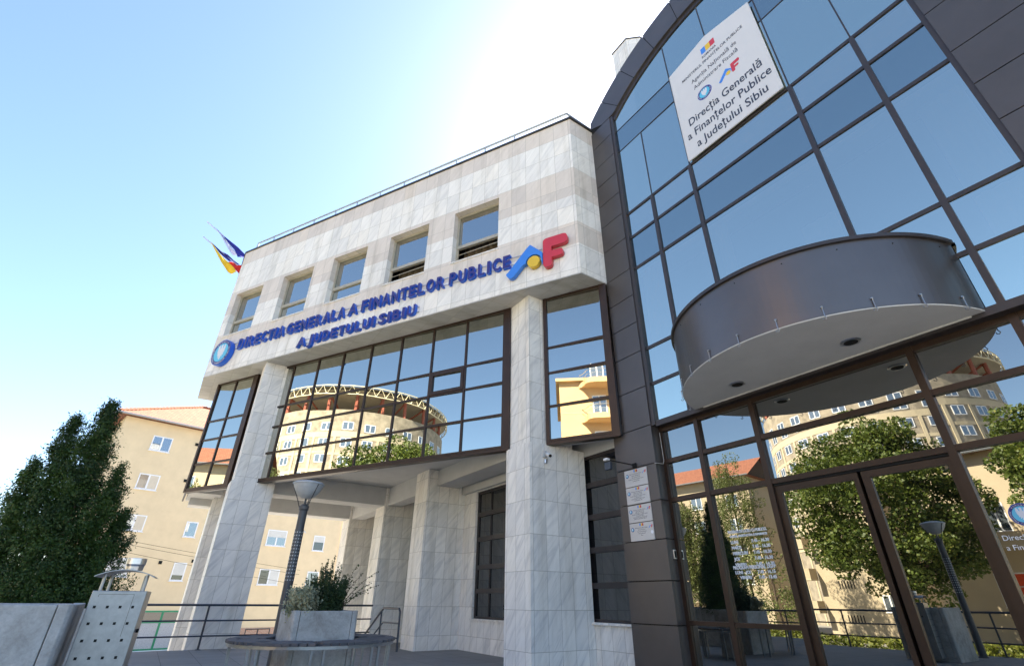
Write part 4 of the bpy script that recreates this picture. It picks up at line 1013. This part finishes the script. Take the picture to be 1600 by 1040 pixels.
def gable_house(name, label, fr, W, D, z1, zr, wm='cream', flip=False, wins=(), balc=(), vents=()):
    t = thing(name, label, 'building', tuple(fr @ Vector((W / 2, D / 2, -1.9))))
    MB(fr).box(0, W, 0, D, -1.9, z1).build('wall', M[wm], t)
    m = MB(fr); o = .7
    m.face([(-o, -o, z1 - .1), (W + o, -o, z1 - .1), (W + o, D / 2, zr), (-o, D / 2, zr)][::1]); m.face([(W + o, D + o, z1 - .1), (-o, D + o, z1 - .1), (-o, D / 2, zr), (W + o, D / 2, zr)])
    m.face([(-o, -o, z1 - .1), (-o, D + o, z1 - .1), (W + o, D + o, z1 - .1), (W + o, -o, z1 - .1)])
    r = m.build('roof', M['tile'], t)
    m = MB(fr)
    for x in (-.35, W + .35): m.face([(x, 0, z1 - .05), (x, D, z1 - .05), (x, D / 2, zr - .3)])
    m.build('gable', M['boards'], t)
    MB(fr).tube([(-o, -o - .06, z1 - .1), (W + o, -o - .06, z1 - .1)], .10, 6).build('gutter', M['zinc'], r)
    for a in wins: win(fr, *a[:4], t, pm='pane', fw=.09)
    for x0, x1, z in balc:
        m = MB(fr); m.box(x0, x1, -1.3, 0, z, z + .16); b = m.build('balcony', M['creamband'], t)
        MB(fr).box(x0, x1, -1.3, -1.24, z + .16, z + 1.1).box(x0, x0 + .06, -1.24, 0, z + .16, z + 1.1).box(x1 - .06, x1, -1.24, 0, z + .16, z + 1.1).build('parapet', M['cream'], b)
    m = MB(fr)
    for x, z in vents:
        for k in range(6): m.box(x + k * .28, x + k * .28 + .1, -.02, .01, z, z + .7)
    if vents: m.build('vent_slits', M['gap'], t)
    return t
# frame A: right front corner, x runs away to the left in the mirror image
FA = frame(-36.0, -46.1, radians(173.4))
wn = []
for j in range(5):
    z = .3 + j * 2.95
    for x in (1.6, 6.2, 12.6, 17.6): wn.append((x, x + 1.6, z, z + 1.5))
gable_house('apartment_house', 'cream house with orange tiled gable roof and balconies, mirrored in the lobby glass', FA, 24, 8.7, 15.3, 18.2, wins=wn, balc=[(8.9, 11.9, .0 + 2.95 * j) for j in range(5)] + [(20, 23, 2.95 * j) for j in range(5)], vents=[(14.6, 2.0), (14.6, 8.0), (4.0, 5.0)])
FBd = frame(0 + 62 * cos(radians(-110.5)), 14.14 + 62 * sin(radians(-110.5)), radians(-176))
gable_house('slit_wall_house', 'plain beige house wall with rows of narrow vent slits, mirrored in the door glass', FBd, 7.6, 10, 12.6, 13.4, wins=[(.8, 2.0, .4, 1.8), (.8, 2.0, 3.4, 4.8)], balc=[(7.65, 9.0, 0.2), (7.65, 9.0, 3.2), (7.65, 9.0, 6.2)], vents=[(4.2, -.6), (4.2, 2.4), (4.2, 5.4), (1.6, 6.6)])
FC = frame(-7.1, -42.0, radians(180))
gable_house('villa', 'cream villa with a red-curtained window, mirrored at the right edge of the lobby glass', FC, 10, 9, 12.6, 14.0, wins=[(1.0, 2.3, 6.4, 9.6), (4.6, 5.9, 6.2, 8.4), (1.2, 3.4, 1.0, 3.4)], balc=[(4.0, 6.8, 5.0), (.4, 3.0, 5.2)])
vt = bpy.data.objects['villa']; f = win(FC, 4.9, 7.3, .9, 3.3, vt, pm='redcurt', trans=2.3, fw=.10)
FY = frame(-1.8, -23.6, radians(190) )
# pale yellow house mirrored in the narrow bay
fy = frame(4.6, -22.5, radians(190.5))
yt = thing('yellow_house', 'tall pale yellow house with curved balconies, mirrored in the narrow bay window', 'building', (1, -26, -1.9))
MB(fy).box(0, 6.5, 0, 10, -1.9, 18.0).build('wall', M['cream2'], yt)
MB(fy).box(-.3, 6.8, -.4, 10.3, 18.0, 18.25).build('roof_slab', M['cream2'], yt)
m = MB(fy)
for z in (15.2, 12.1, 9.0, 5.9, 2.8): m.box(-.01, 6.51, -.015, 0, z, z + .05)
m.build('render_joint', M['sheet'], yt)
for z in (5.0, 8.1, 11.2, 14.3, 17.4):
    m = MB(fy); pl = [(-.2, -1.5), (3.5, -1.5)] + [(3.5 + .8 * sin(t), -.7 - .8 * cos(t)) for t in (pi/8, pi/4, 3*pi/8, pi/2)] + [(4.5, -.3), (4.8, 0), (-.2, 0)]
    m.prism(pl, z, z + .45); b = m.build('balcony', M['cream2'], yt)
    MB(fy).tube([(p[0] * .97, p[1] * .97, z + 1.2) for p in pl[:-1]], .035, 5).tube([(p[0] * .97, p[1] * .97, z + .85) for p in pl[:-1]], .02, 5).build('balcony_rail', M['steel'], b)
    win(fy, 2.5, 3.7, z + .5, z + 2.4, yt, fw=.08)
MB(fy).box(5.2, 6.0, 2, 3, 18.25, 19.0).build('chimney', M['cream2'], yt)

# ================================================================== VEGETATION
def leaves(name, pts, size, m_, parent=None, aspect=1.0, jitter=.35, up=0., norm=None):
    n = len(pts); pts = np.asarray(pts, float)
    nv = rng.normal(size=(n, 3)); nv[:, 2] += up
    if norm is not None: nv += norm
    nv /= np.linalg.norm(nv, axis=1)[:, None] + 1e-9
    a = np.cross(nv, rng.normal(size=(n, 3))); a /= np.linalg.norm(a, axis=1)[:, None] + 1e-9; b = np.cross(nv, a)
    s = size * (1 + jitter * rng.uniform(-1, 1, n))[:, None]
    a = a * s * .5; b = b * s * .5 * aspect
    fold = nv * s * .16
    v = np.stack([pts - a, pts - b * .9 + fold * 0, pts + a, pts + b * .9], 1).reshape(-1, 3)
    me = bpy.data.meshes.new(name); me.vertices.add(4 * n); me.vertices.foreach_set('co', v.ravel())
    me.loops.add(4 * n); me.loops.foreach_set('vertex_index', np.arange(4 * n)); me.polygons.add(n)
    me.polygons.foreach_set('loop_start', np.arange(n) * 4); me.polygons.foreach_set('loop_total', np.full(n, 4)); me.update(); me.validate()
    me.materials.append(m_)
    o = bpy.data.objects.new(name, me); COL.objects.link(o)
    if parent is not None: put(o, parent)
    return o
M['leaf_ch'] = leafmat('chestnut_leaves', (.05, .085, .012), (.10, .14, .022), (.22, .21, .03), scale=.5)
M['leaf_bi'] = leafmat('birch_leaves', (.10, .13, .035), (.16, .19, .055), (.22, .22, .07), scale=.6)
M['leaf_th'] = leafmat('thuja_sprays', (.016, .045, .008), (.045, .095, .012), (.07, .13, .02), trans=.2, scale=2.5)
M['leaf_ju'] = leafmat('juniper_needles', (.02, .045, .015), (.045, .08, .025), (.07, .10, .03), trans=.15, scale=5)
M['leaf_va'] = leafmat('variegated_leaves', (.26, .27, .16), (.42, .42, .28), (.56, .55, .40), trans=.25, scale=8)
M['leaf_he'] = leafmat('hedge_leaves', (.08, .11, .015), (.17, .19, .03), (.30, .26, .04), scale=1.0)

def lumps_crown(c, r, nl, lr, per, hollow=.55):
    """leaf positions on many lumps scattered over an ellipsoid: uneven outline and gaps"""
    out = []
    for _ in range(nl):
        d = rng.normal(size=3); d /= np.linalg.norm(d)
        q = c + d * r * rng.uniform(hollow, 1.0)
        R_ = rng.uniform(*lr); k = int(per * (R_ / lr[1]) ** 2)
        e = rng.normal(size=(k, 3)); e /= np.linalg.norm(e, axis=1)[:, None]; e *= rng.uniform(.5, 1, (k, 1)) ** .5 * R_; e[:, 2] *= .62
        out.append(q + e)
    return np.concatenate(out)
def tree(name, label, x, y, z0, top, rx, kind, nl, lr, per, size, trunk=.3, zb=2.0, cat='tree', group=None, droop=False, up=.5):
    t = thing(name, label, cat, (x, y, z0), group=group)
    c = np.array([x, y, (top + zb) / 2]); r = np.array([rx, rx, (top - zb) / 2])
    p = lumps_crown(c, r, nl, lr, per)
    if droop:
        st = []
        for _ in range(260):
            d = rng.normal(size=3); d /= np.linalg.norm(d); q = c + d * r * rng.uniform(.5, 1.)
            L = rng.uniform(1.2, 3.2); k = int(L * 26); s_ = rng.uniform(0, 1, k)
            st.append(q + np.stack([rng.normal(0, .09, k), rng.normal(0, .09, k), -s_ * L], 1))
        p = np.concatenate([p] + st)
    m = MB(); m.tube([(x, y, z0), (x + .1, y, z0 + 1.5), (x - .05, y + .05, c[2] - r[2] * .3), (x, y, top - .8)], [trunk, trunk * .8, trunk * .55, .04], 8)
    for k in range(9):
        a = k * 2.4; h = z0 + (top - z0) * (.28 + .06 * k); L = rx * (.85 - .05 * k)
        m.tube([(x, y, h), (x + cos(a) * L * .5, y + sin(a) * L * .5, h + 1.1), (x + cos(a) * L, y + sin(a) * L, h + 1.9)], [trunk * .38, trunk * .22, .03], 6)
    m.build('trunk', M['bark'], t)
    leaves('crown', p, size, M[kind], t, up=up)
    return t
tree('chestnut_tree', 'big round chestnut tree across the street, mirrored above the doors', -17.5, -33.2, -1.9, 15.0, 6.4, 'leaf_ch', 230, (.9, 1.7), 430, .23, .38, 1.4)
tree('chestnut_tree', 'smaller chestnut tree in front of the cream villa, mirrored at the right edge', -4.7, -27.0, -1.9, 11.6, 3.3, 'leaf_ch', 90, (.7, 1.3), 330, .20, .26, 3.6)
tree('birch_tree', 'tall drooping birch in front of the orange-roofed house, mirrored left of the doors', -31.0, -34.6, -1.9, 15.4, 2.5, 'leaf_bi', 60, (.5, 1.0), 180, .13, .18, 2.5, droop=True)
tree('birch_tree', 'lower birch left of the tall one, mirrored in the far bay', -37.5, -35.5, -1.9, 12.0, 2.4, 'leaf_bi', 50, (.5, 1.0), 110, .17, .16, 2.0, droop=True)
tree('young_birch_tree', 'short bushy birch beside the slit-walled house, mirrored low in the lobby glass', -26.5, -31.0, -1.9, 6.5, 2.0, 'leaf_bi', 40, (.4, .9), 110, .16, .12, -1.0)

# evergreen in the trough: upright sprays in several peaks
def sprays(specs, n, seed=1):
    r = np.random.default_rng(seed); out = []; nr = []
    for (x, y, z0, z1, R_, w_) in specs:
        k = int(n * w_); z = r.uniform(0, 1, k); a = r.uniform(0, 2 * pi, k)
        prof = R_ * (1 - z) ** .62 * (.82 + .18 * np.sin(z * 23 + a * 3)) * (1 - .25 * np.exp(-z * 9))
        rad = prof * r.uniform(.35, 1.08, k) ** .45
        out.append(np.stack([x + rad * np.cos(a), y + rad * np.sin(a), z0 + z * (z1 - z0) + .06 * r.normal(size=k)], 1))
        nr.append(np.stack([np.cos(a) * 1.2, np.sin(a) * 1.2, np.full(k, .3)], 1))
    return np.concatenate(out), np.concatenate(nr)
th_ = thing('thuja_tree', 'dark green evergreen with two ragged peaks rising behind the litter bin', 'tree', (-10.8, -1.15, .8))
def thuja(axis, n_l, per, seed):
    r = np.random.default_rng(seed); P_ = []; N_ = []
    for (x, y, z0, z1, R_, share) in axis:
        for _ in range(int(n_l * share)):
            t = r.uniform(0, 1) ** 1.15; a = r.uniform(0, 2 * pi)
            rad = R_ * (1 - t) ** .70 * (1 - .30 * np.exp(-t * 10)) * (r.uniform(.25, 1.0) if r.uniform() < .93 else r.uniform(1.0, 1.30)) * (.88 + .16 * sin(a * 3 + t * 9))
            c = np.array([x + rad * cos(a), y + rad * sin(a), z0 + t * (z1 - z0)])
            L = r.uniform(.10, .30) * (1.15 - .5 * t); d = np.array([cos(a) * .55, sin(a) * .55, 1.0]); d /= np.linalg.norm(d)
            k = int(per * L / .2); s_ = r.uniform(-.5, .6, k)
            w_ = .042 * (1 - np.abs(s_)) + .010
            P_.append(c + d * (s_ * L)[:, None] + r.normal(size=(k, 3)) * w_[:, None]); N_.append(np.tile(np.array([cos(a), sin(a), .2]) * .9, (k, 1)))
    return np.concatenate(P_), np.concatenate(N_)
ax_ = [(-10.8, -1.40, .75, 4.06, .78, .36), (-10.9, -1.80, .75, 3.75, .62, .20), (-10.7, -.92, .75, 3.0, .56, .14), (-10.75, -.64, .75, 2.30, .50, .09), (-10.85, -2.05, .75, 2.95, .46, .11), (-10.6, -1.3, .75, 2.9, .75, .09)]
p_, n_ = thuja(ax_, 2600, 74, 4)
leaves('crown', p_, .040, M['leaf_th'], th_, aspect=.42, norm=n_, jitter=.5)
m = MB()
for a, b, c, d, e, f in ax_: m.tube([(a * .5 - 5.4, b * .4 - .7, .7), (a, b, (c + d) / 2), (a, b, d - .3)], [.05, .03, .008], 6)
m.build('trunk', M['bark'], th_)

# planter shrubs
ju = thing('juniper_shrub', 'dark spiky juniper in the middle of the square planter', 'shrub', (PX, PY, .87))
def spikes(cx, cy, z0, n, R_, h0, h1, seed, lean=.5, per=46, wob=.018):
    r = np.random.default_rng(seed); out = []
    for _ in range(n):
        a = r.uniform(0, 2 * pi); q = r.uniform(0, 1) ** .6; L = r.uniform(h0, h1) * (1 - .45 * q); s = np.sort(r.uniform(0, 1, per))
        bx, by = cx + R_ * .55 * q * cos(a), cy + R_ * .55 * q * sin(a)
        out.append(np.stack([bx + cos(a) * q * lean * L * s + r.normal(0, wob, per) * (1.15 - s), by + sin(a) * q * lean * L * s + r.normal(0, wob, per) * (1.15 - s), z0 + L * s], 1))
    return np.concatenate(out)
leaves('foliage', spikes(PX + .02, PY + .06, .86, 260, .40, .40, .80, 3, lean=.28, per=70), .034, M['leaf_ju'], ju, aspect=.4, up=.2)
va = thing('variegated_shrub', 'pale green and white variegated shrub at the left side of the square planter', 'shrub', (PX + .1, PY - .3, .87))
q_ = []
for _ in range(60):
    a = rng.uniform(0, 2*pi); c_2 = np.array([PX + .18 + .20 * cos(a) * rng.uniform(0, 1), PY - .28 + .20 * sin(a) * rng.uniform(0, 1), .90 + rng.uniform(0, .24)]); e = rng.normal(size=(80, 3)) * .04; q_.append(c_2 + e)
leaves('foliage', np.concatenate(q_), .030, M['leaf_va'], va)
sg = thing('cotoneaster_shrub', 'sparse long twigs with small leaves arching from the right side of the planter', 'shrub', (PX, PY + .3, .87))
m = MB(); q_ = []
for i, (dx, dy, h_) in enumerate(((.05, .28, .62), (.1, .42, .50), (0, .52, .66), (.12, .16, .74), (.1, .36, .38), (-.1, .60, .48))):
    pts_ = [(PX + .1 + dx * s_, PY + .22 + dy * s_ ** 1.3, .86 + h_ * s_ - .1 * s_ ** 3) for s_ in np.linspace(0, 1, 7)]
    m.tube(pts_, [.006, .006, .005, .004, .003, .003, .002], 5)
    for s_ in np.linspace(.1, 1, 34): q_.append([PX + .1 + dx * s_ + random.uniform(-.02, .02), PY + .22 + dy * s_ ** 1.3 + random.uniform(-.02, .02), .86 + h_ * s_ - .1 * s_ ** 3 + random.uniform(-.015, .015)])
m.build('twigs', M['bark'], sg); leaves('leaves', np.array(q_), .028, M['leaf_ju'], sg)

# hedge and ground cover on the far side of the road
hp = np.stack([rng.uniform(-46, 8, 26000), -17.6 + rng.normal(0, .45, 26000), -1.85 + 1.45 * rng.uniform(0, 1, 26000) ** .6], 1)
hd = leaves('hedge', hp, .16, M['leaf_he'], None, up=.6); hd['kind'] = 'stuff'; hd['label'] = 'yellow-green hedge along the far verge, mirrored low in the doors'; hd['category'] = 'hedge'
